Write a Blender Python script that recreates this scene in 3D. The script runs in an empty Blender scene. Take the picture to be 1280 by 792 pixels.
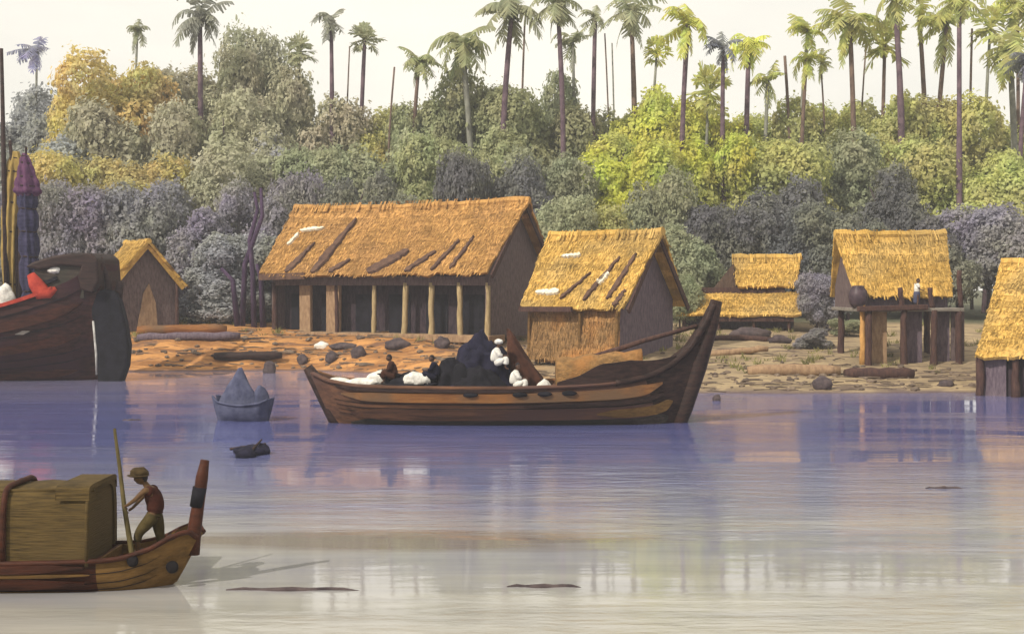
import bpy, bmesh, math, random
from mathutils import Vector, Matrix, noise as mnoise
R = math.radians
random.seed(7)
S = bpy.context.scene
COL = S.collection

# ------------------------------------------------------------------ camera, sky, sun, exposure
CAM_Z = 5.5
cam_d = bpy.data.cameras.new('camera')
cam = bpy.data.objects.new('camera', cam_d); COL.objects.link(cam)
cam.location = (0, 0, CAM_Z); cam.rotation_euler = (R(90), 0, 0)
cam_d.sensor_width = 36; cam_d.lens = 45.0
cam_d.shift_y = -41 / 1280
cam_d.clip_end = 5000
S.camera = cam

SUN_DIR = Vector((-0.62, -0.62, 0.72)).normalized()      # towards the sun
world = bpy.data.worlds.new('World'); S.world = world; world.use_nodes = True
wt = world.node_tree; wt.nodes.clear()
wo = wt.nodes.new('ShaderNodeOutputWorld'); wb = wt.nodes.new('ShaderNodeBackground')
sky = wt.nodes.new('ShaderNodeTexSky'); sky.sky_type = 'NISHITA'; sky.sun_disc = False
sky.sun_elevation = math.asin(SUN_DIR.z); sky.sun_rotation = math.atan2(SUN_DIR.x, SUN_DIR.y)
sky.dust_density = 4.0; sky.air_density = 1.0; sky.ozone_density = 1.0
tc = wt.nodes.new('ShaderNodeTexCoord'); mp = wt.nodes.new('ShaderNodeMapping'); mp.inputs['Scale'].default_value = (2, 2, 6)
cn = wt.nodes.new('ShaderNodeTexNoise'); cn.inputs['Scale'].default_value = 1.6; cn.inputs['Detail'].default_value = 6
cr = wt.nodes.new('ShaderNodeMapRange'); cr.inputs['From Min'].default_value = .3; cr.inputs['From Max'].default_value = .65
cr.inputs['To Min'].default_value = .78; cr.inputs['To Max'].default_value = .97
mx = wt.nodes.new('ShaderNodeMix'); mx.data_type = 'RGBA'
mx.inputs[7].default_value = (12.7, 12.1, 10.7, 1)          # thin bright cream cloud over the sky
wt.links.new(tc.outputs['Generated'], mp.inputs[0]); wt.links.new(mp.outputs[0], cn.inputs['Vector'])
wt.links.new(cn.outputs[0], cr.inputs['Value']); wt.links.new(cr.outputs[0], mx.inputs[0])
wt.links.new(sky.outputs[0], mx.inputs[6]); wt.links.new(mx.outputs[2], wb.inputs[0])
wb.inputs[1].default_value = 0.09
wt.links.new(wb.outputs[0], wo.inputs[0])

sl = bpy.data.lights.new('sun', 'SUN'); sl.energy = 4.2; sl.angle = R(0.6); sl.color = (1, .93, .80)
so = bpy.data.objects.new('sun', sl); COL.objects.link(so)
so.rotation_euler = (-SUN_DIR).to_track_quat('-Z', 'Y').to_euler()
S.view_settings.view_transform = 'Standard'; S.view_settings.look = 'None'
S.view_settings.exposure = 0.0; S.view_settings.gamma = 1.0
S.cycles.max_bounces = 6; S.cycles.transparent_max_bounces = 4; S.cycles.volume_bounces = 1
S.cycles.use_denoising = True

HAZE_DENSITY = 0.0006

# ------------------------------------------------------------------ helpers
def W(px, py, Y):
    return Vector(((px - 640) / 1600 * Y, Y, CAM_Z + (355 - py) / 1600 * Y))

class MB:
    def __init__(s): s.v = []; s.f = []
    def add(s, vs, fs):
        n = len(s.v); s.v += [tuple(v) for v in vs]; s.f += [tuple(i + n for i in f) for f in fs]; return s
    def box(s, c, d, rz=0, jit=0, M=None):
        x, y, z = d[0] / 2, d[1] / 2, d[2] / 2
        vs = [Vector((a * x, b * y, e * z)) for a in (-1, 1) for b in (-1, 1) for e in (-1, 1)]
        if jit: vs = [v + Vector([random.uniform(-jit, jit) for _ in range(3)]) for v in vs]
        m = M if M is not None else Matrix.Rotation(rz, 3, 'Z')
        vs = [m @ v + Vector(c) for v in vs]
        return s.add(vs, [(0, 1, 3, 2), (4, 6, 7, 5), (0, 4, 5, 1), (2, 3, 7, 6), (0, 2, 6, 4), (1, 5, 7, 3)])
    def beam(s, a, b, w, h):
        a, b = Vector(a), Vector(b); d = b - a
        q = d.to_track_quat('X', 'Z').to_matrix()
        return s.box((a + b) / 2, (d.length, w, h), M=q)
    def tube(s, pts, radii, n=8, cap=True, wob=0):
        pts = [Vector(p) for p in pts]; k = len(pts); rings = []
        if not hasattr(radii, '__len__'): radii = [radii] * k
        up = None; vs = []
        for i, p in enumerate(pts):
            t = (pts[min(i + 1, k - 1)] - pts[max(i - 1, 0)]).normalized()
            if up is None: up = Vector((0, 0, 1)) if abs(t.z) < .9 else Vector((1, 0, 0))
            a = t.cross(up).normalized(); b = a.cross(t).normalized(); up = b
            for j in range(n):
                an = 2 * math.pi * j / n
                r = radii[i] * (1 + (random.uniform(-wob, wob) if wob else 0))
                vs.append(p + (a * math.cos(an) + b * math.sin(an)) * r)
        fs = [(i * n + j, i * n + (j + 1) % n, (i + 1) * n + (j + 1) % n, (i + 1) * n + j) for i in range(k - 1) for j in range(n)]
        if cap: fs += [tuple(reversed(range(n))), tuple(range((k - 1) * n, k * n))]
        return s.add(vs, fs)
    def lathe(s, prof, c=(0, 0, 0), n=20):
        vs = [(c[0] + r * math.cos(2 * math.pi * j / n), c[1] + r * math.sin(2 * math.pi * j / n), c[2] + z) for r, z in prof for j in range(n)]
        k = len(prof)
        fs = [(i * n + j, i * n + (j + 1) % n, (i + 1) * n + (j + 1) % n, (i + 1) * n + j) for i in range(k - 1) for j in range(n)]
        fs += [tuple(reversed(range(n))), tuple(range((k - 1) * n, k * n))]
        return s.add(vs, fs)
    def prism(s, poly, h, M=None):     # polygon in XZ extruded along +Y by h
        n = len(poly)
        vs = [Vector((x, 0, z)) for x, z in poly] + [Vector((x, h, z)) for x, z in poly]
        if M is not None: vs = [M @ v for v in vs]
        fs = [tuple(range(n)), tuple(reversed(range(n, 2 * n)))] + [(i, i + n, (i + 1) % n + n, (i + 1) % n) for i in range(n)]
        return s.add(vs, fs)
    def blob(s, c, d, seed=0, amp=.18, freq=1.3, sub=3, floor=None):
        bm = bmesh.new(); bmesh.ops.create_icosphere(bm, subdivisions=sub, radius=1)
        off = Vector((seed * 3.7, seed * 1.3, seed * 2.1)); vs = []
        for v in bm.verts:
            q = v.co * (1 + amp * (mnoise.noise(v.co * freq + off) * 1.5 + .5 * mnoise.noise(v.co * freq * 2.7 + off)))
            z = q.z * d[2]
            if floor is not None: z = max(z, floor)
            vs.append((c[0] + q.x * d[0], c[1] + q.y * d[1], c[2] + z))
        fs = [tuple(v.index for v in f.verts) for f in bm.faces]; bm.free()
        return s.add(vs, fs)
    def build(s, name, mat, parent=None, loc=(0, 0, 0), rz=0, smooth=False, bevel=0):
        me = bpy.data.meshes.new(name); me.from_pydata(s.v, [], s.f); me.update()
        bm = bmesh.new(); bm.from_mesh(me); bmesh.ops.recalc_face_normals(bm, faces=bm.faces); bm.to_mesh(me); bm.free()
        if smooth: me.polygons.foreach_set('use_smooth', [True] * len(me.polygons))
        return link(name, me, mat, parent, loc, rz, bevel)

def link(name, me, mat, parent=None, loc=(0, 0, 0), rz=0, bevel=0):
    o = bpy.data.objects.new(name, me); COL.objects.link(o)
    if mat and not me.materials: me.materials.append(mat)
    o.location = loc; o.rotation_euler = (0, 0, rz)
    if parent: o.parent = parent
    if bevel:
        b = o.modifiers.new('bevel', 'BEVEL'); b.width = bevel; b.segments = 2; b.limit_method = 'ANGLE'
    return o

def tag(o, label, cat, group=None):
    o['label'] = label; o['category'] = cat
    if group: o['group'] = group
    return o
def thing(name, label, cat, loc=(0, 0, 0), rz=0, group=None):
    o = bpy.data.objects.new(name, None); COL.objects.link(o)
    o.empty_display_size = .3; o.location = loc; o.rotation_euler = (0, 0, rz)
    return tag(o, label, cat, group)
def structure(o): o['kind'] = 'structure'; return o

# ------------------------------------------------------------------ materials
def new_mat(name):
    m = bpy.data.materials.new(name); m.use_nodes = True
    nt = m.node_tree; nt.nodes.clear()
    out = nt.nodes.new('ShaderNodeOutputMaterial'); b = nt.nodes.new('ShaderNodeBsdfPrincipled')
    nt.links.new(b.outputs[0], out.inputs[0])
    return m, nt, b, out
def N(nt, t, **k):
    n = nt.nodes.new(t)
    for a, v in k.items():
        if a in n.inputs: n.inputs[a].default_value = v
        else: setattr(n, a, v)
    return n
def noisy(name, c1, c2, scale=3, stretch=(1, 1, 1), rough=.85, bump=.3, bscale=None, c3=None, detail=6, spec=.14, dist=.03, lo=.35, hi=.65):
    m, nt, b, out = new_mat(name); L = nt.links.new
    t = N(nt, 'ShaderNodeTexCoord'); mp = N(nt, 'ShaderNodeMapping'); mp.inputs['Scale'].default_value = stretch
    L(t.outputs['Object'], mp.inputs[0])
    n1 = N(nt, 'ShaderNodeTexNoise', Scale=scale, Detail=detail, Roughness=.65); L(mp.outputs[0], n1.inputs['Vector'])
    r = N(nt, 'ShaderNodeValToRGB'); e = r.color_ramp.elements
    e[0].position = lo; e[0].color = (*c1, 1); e[1].position = hi; e[1].color = (*c2, 1)
    L(n1.outputs[0], r.inputs[0]); col = r.outputs[0]
    if c3:
        n3 = N(nt, 'ShaderNodeTexNoise', Scale=scale * .22, Detail=4); L(t.outputs['Object'], n3.inputs['Vector'])
        r3 = N(nt, 'ShaderNodeMapRange'); r3.inputs['From Min'].default_value = .48; r3.inputs['From Max'].default_value = .62
        L(n3.outputs[0], r3.inputs['Value'])
        mix = N(nt, 'ShaderNodeMix', data_type='RGBA'); mix.inputs[7].default_value = (*c3, 1)
        L(r3.outputs[0], mix.inputs[0]); L(col, mix.inputs[6]); col = mix.outputs[2]
    L(col, b.inputs['Base Color']); b.inputs['Roughness'].default_value = rough
    b.inputs['Specular IOR Level'].default_value = spec
    if bump:
        n2 = N(nt, 'ShaderNodeTexNoise', Scale=bscale or scale * 3, Detail=5); L(mp.outputs[0], n2.inputs['Vector'])
        bp = N(nt, 'ShaderNodeBump', Strength=bump, Distance=dist); L(n2.outputs[0], bp.inputs['Height']); L(bp.outputs[0], b.inputs['Normal'])
    return m
M = {}
def thatch_mat(name, a, b_, c):
    m = noisy(name, a, b_, 1.6, (6, 1.1, 1.1), 1.0, .8, 5, c3=c, dist=.06, spec=.0)
    nt = m.node_tree; b = next(n for n in nt.nodes if n.type == 'BSDF_PRINCIPLED'); src = b.inputs['Base Color'].links[0].from_socket
    g = N(nt, 'ShaderNodeNewGeometry'); r = N(nt, 'ShaderNodeMapRange'); r.inputs['To Min'].default_value = .55; r.inputs['To Max'].default_value = 1.35
    nt.links.new(g.outputs['Random Per Island'], r.inputs['Value']); hs = N(nt, 'ShaderNodeHueSaturation')
    n2 = N(nt, 'ShaderNodeTexNoise', Scale=.55, Detail=6, Roughness=.75); t = N(nt, 'ShaderNodeTexCoord'); nt.links.new(t.outputs['Object'], n2.inputs['Vector'])
    r2 = N(nt, 'ShaderNodeMapRange'); r2.inputs['From Min'].default_value = .32; r2.inputs['From Max'].default_value = .62; r2.inputs['To Min'].default_value = .66; r2.inputs['To Max'].default_value = 1.12
    nt.links.new(n2.outputs[0], r2.inputs['Value']); mu = N(nt, 'ShaderNodeMath', operation='MULTIPLY'); nt.links.new(r.outputs[0], mu.inputs[0]); nt.links.new(r2.outputs[0], mu.inputs[1])
    nt.links.new(src, hs.inputs['Color']); nt.links.new(mu.outputs[0], hs.inputs['Value']); nt.links.new(hs.outputs[0], b.inputs['Base Color'])
    return m
M['thatch_orange'] = thatch_mat('thatch_orange', (.34, .175, .058), (.55, .31, .105), (.42, .23, .085))
M['thatch_gold'] = thatch_mat('thatch_gold', (.40, .235, .055), (.62, .39, .11), (.46, .30, .10))
M['thatch_wall'] = thatch_mat('thatch_wall', (.17, .10, .045), (.30, .175, .075), (.33, .155, .05))
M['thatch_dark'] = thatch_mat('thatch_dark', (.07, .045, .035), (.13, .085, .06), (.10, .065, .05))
M['strip_dark'] = noisy('strip_dark', (.06, .035, .03), (.13, .075, .05), 3, (1, 1, 1), .95, .6)
M['thatch_highlight'] = noisy('thatch_highlight', (.55, .48, .36), (.76, .70, .58), 3, (1, 1, 1), .95, .6)
M['wall_mat'] = noisy('wall_mat', (.075, .052, .055), (.15, .11, .105), 2.2, (4, 4, 1), .9, .5, 8)
M['wall_brown'] = noisy('wall_brown', (.13, .075, .032), (.30, .165, .062), 3.0, (1.2, 1.2, 2.5), .95, .9, 9, c3=(.30, .14, .045), dist=.08)
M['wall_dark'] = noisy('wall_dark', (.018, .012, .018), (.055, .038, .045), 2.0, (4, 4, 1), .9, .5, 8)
M['wall_violet'] = noisy('wall_violet', (.075, .055, .075), (.15, .115, .135), 2.0, (4, 4, 1), .9, .5, 8)
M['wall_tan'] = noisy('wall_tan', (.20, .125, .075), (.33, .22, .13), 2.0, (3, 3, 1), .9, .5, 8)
M['post_tan'] = noisy('post_tan', (.26, .19, .10), (.42, .32, .17), 3, (3, 3, .6), .85, .4)
M['post_dark'] = noisy('post_dark', (.035, .018, .018), (.085, .045, .035), 3, (3, 3, .6), .8, .4)
M['wood_red'] = noisy('wood_red', (.02, .0065, .004), (.07, .021, .011), 2.0, (.5, 3, 4), .6, .4, 6)
M['wood_stain'] = noisy('wood_stain', (.022, .017, .016), (.065, .05, .038), 2.0, (.5, 3, 4), .8, .5, 6, c3=(.03, .03, .022))
M['wood_maroon'] = noisy('wood_maroon', (.016, .007, .006), (.06, .022, .018), 1.6, (.3, 3, 4), .75, .5, 6, c3=(.04, .016, .022))
M['wood_dark'] = noisy('wood_dark', (.012, .007, .007), (.042, .022, .018), 2.0, (.5, 3, 4), .6, .4, 6)
M['wood_brown'] = noisy('wood_brown', (.055, .027, .018), (.15, .07, .036), 1.4, (.4, 3, 5), .7, .45, 6, c3=(.085, .045, .036))
M['wood_orange'] = noisy('wood_orange', (.14, .055, .02), (.27, .12, .036), 1.8, (.4, 3, 5), .75, .5, 6, c3=(.13, .075, .04))
M['wood_ochre'] = noisy('wood_ochre', (.085, .047, .015), (.175, .096, .03), 1.8, (.6, 3, 4), .7, .4, 6)
M['wood_grey'] = noisy('wood_grey', (.13, .115, .10), (.25, .22, .19), 1.8, (.6, 3, 4), .8, .4, 6)
M['mat_cabin'] = noisy('mat_cabin', (.038, .026, .011), (.10, .066, .023), 2.2, (1, 1, 16), .9, .8, 3, c3=(.075, .05, .02), dist=.02)
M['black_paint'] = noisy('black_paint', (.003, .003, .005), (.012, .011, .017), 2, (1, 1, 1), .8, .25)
M['navy_cloth'] = noisy('navy_cloth', (.005, .005, .013), (.018, .017, .036), 2.5, (1, 1, 1), .9, .5, 5)
M['navy_wrap'] = noisy('navy_wrap', (.015, .016, .04), (.05, .045, .09), 2.5, (1, 1, 3), .85, .5, 5)
M['purple_cloth'] = noisy('purple_cloth', (.06, .022, .06), (.12, .05, .10), 2.5, (2, 2, 1), .85, .5, 5)
M['ochre_cloth'] = noisy('ochre_cloth', (.22, .15, .045), (.36, .25, .08), 2.5, (3, 3, 1), .9, .5, 5)
M['brown_cloth'] = noisy('brown_cloth', (.028, .011, .008), (.075, .03, .018), 2.5, (1, 1, 1), .9, .5, 5)
M['red_cloth'] = noisy('red_cloth', (.26, .024, .016), (.42, .055, .03), 2.5, (1, 1, 1), .8, .4, 5)
M['white_cloth'] = noisy('white_cloth', (.46, .44, .41), (.74, .72, .67), 4, (1, 1, 1), .95, .9, 7, dist=.06)
M['white_paint'] = noisy('white_paint', (.25, .24, .23), (.5, .49, .47), 3, (1, 1, 1), .6, .2)
M['slate_cloth'] = noisy('slate_cloth', (.04, .045, .085), (.09, .095, .155), 2.5, (1, 1, 1), .9, .5, 5)
M['olive_cloth'] = noisy('olive_cloth', (.04, .03, .011), (.075, .055, .02), 6, (1, 1, 1), .9, .5, 20)
M['maroon_cloth'] = noisy('maroon_cloth', (.025, .007, .005), (.05, .014, .009), 6, (1, 1, 1), .9, .5, 20)
M['hat_brown'] = noisy('hat_brown', (.028, .018, .008), (.065, .043, .018), 8, (1, 1, 1), .9, .5, 20)
M['skin'] = noisy('skin', (.07, .038, .017), (.11, .06, .028), 8, (1, 1, 1), .55, .15, 30)
M['skin_dark'] = noisy('skin_dark', (.06, .032, .022), (.10, .055, .038), 8, (1, 1, 1), .55, .15, 30)
M['hair'] = noisy('hair', (.01, .008, .01), (.025, .02, .022), 12, (1, 1, 1), .6, .3, 40)
M['pole_olive'] = noisy('pole_olive', (.05, .04, .015), (.11, .085, .035), 3, (2, 2, .6), .85, .4)
M['eye_dark'] = noisy('eye_dark', (.004, .003, .004), (.01, .008, .01), 4, (1, 1, 1), .8, 0)
M['rock'] = noisy('rock', (.04, .03, .035), (.10, .075, .075), 2.2, (1, 1, 1), .85, .6)
M['rock_white'] = noisy('rock_white', (.55, .53, .48), (.75, .73, .68), 2.2, (1, 1, 1), .85, .6)
M['jar'] = noisy('jar', (.035, .024, .032), (.075, .05, .06), 2.2, (1, 1, 1), .4, .2)
M['violet_bark'] = noisy('violet_bark', (.03, .018, .04), (.08, .05, .095), 1.5, (2, 2, .5), .95, .5)
M['trunk'] = noisy('trunk', (.055, .035, .045), (.13, .085, .09), 1.5, (2, 2, .5), .95, .5)

def foliage_mat(name, transl=.5):
    m, nt, b, out = new_mat(name); L = nt.links.new; nt.nodes.remove(b)
    oi = N(nt, 'ShaderNodeObjectInfo'); g = N(nt, 'ShaderNodeNewGeometry')
    hs = N(nt, 'ShaderNodeHueSaturation')
    r1 = N(nt, 'ShaderNodeMapRange'); r1.inputs['To Min'].default_value = .8; r1.inputs['To Max'].default_value = 1.3
    L(g.outputs['Random Per Island'], r1.inputs['Value'])
    t = N(nt, 'ShaderNodeTexCoord'); n = N(nt, 'ShaderNodeTexNoise', Scale=3.2, Detail=3); L(t.outputs['Object'], n.inputs['Vector'])
    r2 = N(nt, 'ShaderNodeMapRange'); r2.inputs['From Min'].default_value = .3; r2.inputs['From Max'].default_value = .7
    r2.inputs['To Min'].default_value = .47; r2.inputs['To Max'].default_value = .53
    L(n.outputs[0], r2.inputs['Value']); L(r2.outputs[0], hs.inputs['Hue']); L(r1.outputs[0], hs.inputs['Value'])
    nb_ = N(nt, 'ShaderNodeTexNoise', Scale=.16, Detail=6, Roughness=.7); L(g.outputs['Position'], nb_.inputs['Vector'])
    rb_ = N(nt, 'ShaderNodeMapRange'); rb_.inputs['From Min'].default_value = .42; rb_.inputs['From Max'].default_value = .62; rb_.inputs['To Max'].default_value = .5; L(nb_.outputs[0], rb_.inputs['Value'])
    mb_ = N(nt, 'ShaderNodeMix', data_type='RGBA'); mb_.inputs[7].default_value = (.37, .38, .22, 1); L(rb_.outputs[0], mb_.inputs[0]); L(oi.outputs['Color'], mb_.inputs[6])
    L(mb_.outputs[2], hs.inputs['Color'])
    d = N(nt, 'ShaderNodeBsdfDiffuse'); tr = N(nt, 'ShaderNodeBsdfTranslucent'); ms = N(nt, 'ShaderNodeMixShader'); ms.inputs[0].default_value = transl
    L(hs.outputs[0], d.inputs[0]); L(hs.outputs[0], tr.inputs[0]); L(d.outputs[0], ms.inputs[1]); L(tr.outputs[0], ms.inputs[2]); L(ms.outputs[0], out.inputs[0])
    return m
M['leaf'] = foliage_mat('leaf')

# ------------------------------------------------------------------ terrain, water, haze
BANK = [(-420, 92), (-60, 88), (-36, 84), (-23.5, 80.5), (-13.3, 81.5), (-5, 77), (0, 73), (4, 68.5), (8.4, 64.6), (14, 64.2), (26, 65), (60, 66), (420, 70)]
def lerp_tab(tab, x):
    if x <= tab[0][0]: return tab[0][1]
    for (a, b), (c, d) in zip(tab, tab[1:]):
        if x <= c:
            t = (x - a) / (c - a); return b + (d - b) * t
    return tab[-1][1]
ZL = [(-12, -2.2), (0, 0), (1.2, .35), (2.0, .9), (4.2, 1.2), (5, 1.75), (9, 2.05), (14, 2.6), (30, 3.0), (900, 4)]
ZR = [(-12, -2.2), (0, 0), (1.5, .22), (8, .75), (12, 1.15), (16, 1.6), (25, 2.35), (40, 3.0), (900, 4)]
def ground(x, y):
    d = y - lerp_tab(BANK, x) - .35 * mnoise.noise(Vector((x * .45, 3.1, 0)))
    t = min(1, max(0, (x + 9) / 12)); t = t * t * (3 - 2 * t)
    z = lerp_tab(ZL, d) * (1 - t) + lerp_tab(ZR, d) * t
    z += (.10 * mnoise.noise(Vector((x * .35, y * .5, 1.7))) + .11 * mnoise.noise(Vector((x * 1.3, y * 1.6, 5)))) * min(1, max(0, d / 1.5 + .6))
    return z
def axis(segs):
    out = []
    for a, b, s in segs:
        n = max(1, round((b - a) / s)); out += [a + (b - a) * i / n for i in range(n)]
    return out + [segs[-1][1]]
xs = axis([(-420, -60, 18), (-60, -34, 1.5), (-34, 34, .42), (34, 60, 1.5), (60, 420, 18)])
ys = axis([(-60, 55, 11.5), (55, 62, 1), (62, 96, .4), (96, 130, 2), (130, 420, 20)])
mb = MB(); nx = len(xs)
mb.add([(x, y, ground(x, y)) for y in ys for x in xs], [(j * nx + i, j * nx + i + 1, (j + 1) * nx + i + 1, (j + 1) * nx + i) for j in range(len(ys) - 1) for i in range(nx - 1)])
def ground_mat():
    m, nt, b, out = new_mat('river_bank'); L = nt.links.new
    g = N(nt, 'ShaderNodeNewGeometry'); sp = N(nt, 'ShaderNodeSeparateXYZ'); L(g.outputs['Position'], sp.inputs[0])
    n1 = N(nt, 'ShaderNodeTexNoise', Scale=.5, Detail=7, Roughness=.7); L(g.outputs['Position'], n1.inputs['Vector'])
    mp = N(nt, 'ShaderNodeMapping'); mp.inputs['Scale'].default_value = (.25, 1.4, 2.0); L(g.outputs['Position'], mp.inputs[0])
    n2 = N(nt, 'ShaderNodeTexNoise', Scale=1.1, Detail=6, Roughness=.65); L(mp.outputs[0], n2.inputs['Vector'])
    def ramp(val, a, b_, c0, c1):
        r = N(nt, 'ShaderNodeMapRange'); r.inputs['From Min'].default_value = a; r.inputs['From Max'].default_value = b_
        r.interpolation_type = 'SMOOTHSTEP'; L(val, r.inputs['Value'])
        mx = N(nt, 'ShaderNodeMix', data_type='RGBA'); L(r.outputs[0], mx.inputs[0])
        for k, c in ((6, c0), (7, c1)):
            if isinstance(c, tuple): mx.inputs[k].default_value = (*c, 1)
            else: L(c, mx.inputs[k])
        return mx.outputs[2]
    left = ramp(n2.outputs[0], .38, .62, (.23, .105, .038), (.48, .235, .08))
    nr = N(nt, 'ShaderNodeTexNoise', Scale=.9, Detail=8, Roughness=.75, Distortion=.6); L(mp.outputs[0], nr.inputs['Vector'])
    right = ramp(n2.outputs[0], .36, .6, (.20, .15, .095), (.34, .255, .15))
    right = ramp(nr.outputs[0], .52, .60, right, (.12, .085, .065))
    left = ramp(nr.outputs[0], .54, .62, left, (.16, .085, .05))
    ad = N(nt, 'ShaderNodeMath', operation='MULTIPLY_ADD'); L(n1.outputs[0], ad.inputs[0]); ad.inputs[1].default_value = 8; L(sp.outputs[0], ad.inputs[2])
    col = ramp(ad.outputs[0], -3, 9, left, right)
    ay = N(nt, 'ShaderNodeMath', operation='MULTIPLY_ADD'); L(n1.outputs[0], ay.inputs[0]); ay.inputs[1].default_value = 6; L(sp.outputs[1], ay.inputs[2])
    col = ramp(ay.outputs[0], 96, 101, col, (.10, .10, .06))
    az = N(nt, 'ShaderNodeMath', operation='MULTIPLY_ADD'); L(n1.outputs[0], az.inputs[0]); az.inputs[1].default_value = .25; L(sp.outputs[2], az.inputs[2])
    col = ramp(az.outputs[0], .10, .30, (.10, .07, .075), col)
    L(col, b.inputs['Base Color']); b.inputs['Roughness'].default_value = .92; b.inputs['Specular IOR Level'].default_value = .2
    n3 = N(nt, 'ShaderNodeTexNoise', Scale=3.5, Detail=7); L(g.outputs['Position'], n3.inputs['Vector'])
    bp = N(nt, 'ShaderNodeBump', Strength=.7, Distance=.12); L(n3.outputs[0], bp.inputs['Height']); L(bp.outputs[0], b.inputs['Normal'])
    return m
structure(mb.build('ground', ground_mat(), smooth=True))

def water_mat():
    m, nt, b, out = new_mat('river_water'); L = nt.links.new
    g = N(nt, 'ShaderNodeNewGeometry'); sp = N(nt, 'ShaderNodeSeparateXYZ'); L(g.outputs['Position'], sp.inputs[0])
    mp = N(nt, 'ShaderNodeMapping'); mp.inputs['Scale'].default_value = (.05, .30, 1); L(g.outputs['Position'], mp.inputs[0])
    n1 = N(nt, 'ShaderNodeTexNoise', Scale=1.0, Detail=7, Roughness=.62, Distortion=.4); L(mp.outputs[0], n1.inputs['Vector'])
    # silt banks: position across the river, edges broken by the stretched noise
    ad = N(nt, 'ShaderNodeMath', operation='MULTIPLY_ADD'); L(n1.outputs[0], ad.inputs[0]); ad.inputs[1].default_value = 22; L(sp.outputs[1], ad.inputs[2])
    r = N(nt, 'ShaderNodeValToRGB'); mr = N(nt, 'ShaderNodeMapRange'); mr.inputs['From Min'].default_value = 25; mr.inputs['From Max'].default_value = 105
    L(ad.outputs[0], mr.inputs['Value']); L(mr.outputs[0], r.inputs[0])
    e = r.color_ramp.elements
    stops = [(0, (.36, .34, .29)), (.10, (.33, .32, .295)), (.19, (.25, .25, .30)), (.27, (.15, .16, .28)), (.42, (.088, .10, .26)), (.56, (.108, .115, .275)), (.72, (.20, .19, .31)), (.9, (.28, .25, .35))]
    e[0].position, e[0].color = stops[0][0], (*stops[0][1], 1); e[1].position, e[1].color = stops[-1][0], (*stops[-1][1], 1)
    for p, c in stops[1:-1]:
        k = e.new(p); k.color = (*c, 1)
    # finer current streaks
    mp2 = N(nt, 'ShaderNodeMapping'); mp2.inputs['Scale'].default_value = (.10, 1.1, 1); L(g.outputs['Position'], mp2.inputs[0])
    n2 = N(nt, 'ShaderNodeTexNoise', Scale=1.0, Detail=5, Roughness=.6); L(mp2.outputs[0], n2.inputs['Vector'])
    r2 = N(nt, 'ShaderNodeMapRange'); r2.inputs['From Min'].default_value = .35; r2.inputs['From Max'].default_value = .68; r2.inputs['To Min'].default_value = .86; r2.inputs['To Max'].default_value = 1.12
    L(n2.outputs[0], r2.inputs['Value'])
    hs = N(nt, 'ShaderNodeHueSaturation'); L(r.outputs[0], hs.inputs['Color']); L(r2.outputs[0], hs.inputs['Value'])
    # a brown-grey streak mixed into the base colour, past the near boat
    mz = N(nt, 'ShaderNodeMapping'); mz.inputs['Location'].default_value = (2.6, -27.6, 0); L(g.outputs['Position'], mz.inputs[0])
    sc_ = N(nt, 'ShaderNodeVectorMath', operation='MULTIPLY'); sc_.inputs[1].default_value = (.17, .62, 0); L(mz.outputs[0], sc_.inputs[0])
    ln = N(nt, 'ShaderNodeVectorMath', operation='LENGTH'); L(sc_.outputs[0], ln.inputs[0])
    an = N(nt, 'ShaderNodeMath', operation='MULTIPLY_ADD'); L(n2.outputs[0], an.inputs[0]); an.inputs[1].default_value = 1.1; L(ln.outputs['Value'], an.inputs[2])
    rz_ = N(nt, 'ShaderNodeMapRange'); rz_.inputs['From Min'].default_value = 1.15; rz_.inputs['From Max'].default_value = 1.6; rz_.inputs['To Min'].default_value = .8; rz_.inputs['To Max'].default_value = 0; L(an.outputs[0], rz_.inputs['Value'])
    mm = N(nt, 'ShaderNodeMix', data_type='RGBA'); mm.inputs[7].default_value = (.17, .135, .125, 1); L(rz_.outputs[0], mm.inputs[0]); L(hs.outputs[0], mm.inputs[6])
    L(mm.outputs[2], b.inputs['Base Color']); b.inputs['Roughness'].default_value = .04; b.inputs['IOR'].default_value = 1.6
    mp3 = N(nt, 'ShaderNodeMapping'); mp3.inputs['Scale'].default_value = (.9, 2.6, 1); L(g.outputs['Position'], mp3.inputs[0])
    n3 = N(nt, 'ShaderNodeTexNoise', Scale=1.0, Detail=6, Roughness=.55); L(mp3.outputs[0], n3.inputs['Vector'])
    bp = N(nt, 'ShaderNodeBump', Strength=.3, Distance=.05); L(n3.outputs[0], bp.inputs['Height'])
    mp4 = N(nt, 'ShaderNodeMapping'); mp4.inputs['Scale'].default_value = (.18, .9, 1); L(g.outputs['Position'], mp4.inputs[0])
    n4 = N(nt, 'ShaderNodeTexNoise', Scale=1.0, Detail=3); L(mp4.outputs[0], n4.inputs['Vector'])
    bp2 = N(nt, 'ShaderNodeBump', Strength=.3, Distance=.10); L(n4.outputs[0], bp2.inputs['Height']); L(bp.outputs[0], bp2.inputs['Normal'])
    # wind patches: ruffled against calm water
    mp5 = N(nt, 'ShaderNodeMapping'); mp5.inputs['Scale'].default_value = (.035, .22, 1); L(g.outputs['Position'], mp5.inputs[0])
    n5 = N(nt, 'ShaderNodeTexNoise', Scale=1.0, Detail=5, Roughness=.6, Distortion=.8); L(mp5.outputs[0], n5.inputs['Vector'])
    for bmp, lo, hi in ((bp, .05, .65), (bp2, .05, .32)):
        r5 = N(nt, 'ShaderNodeMapRange'); r5.inputs['From Min'].default_value = .42; r5.inputs['From Max'].default_value = .62
        r5.inputs['To Min'].default_value = lo; r5.inputs['To Max'].default_value = hi; L(n5.outputs[0], r5.inputs['Value']); L(r5.outputs[0], bmp.inputs['Strength'])
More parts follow.
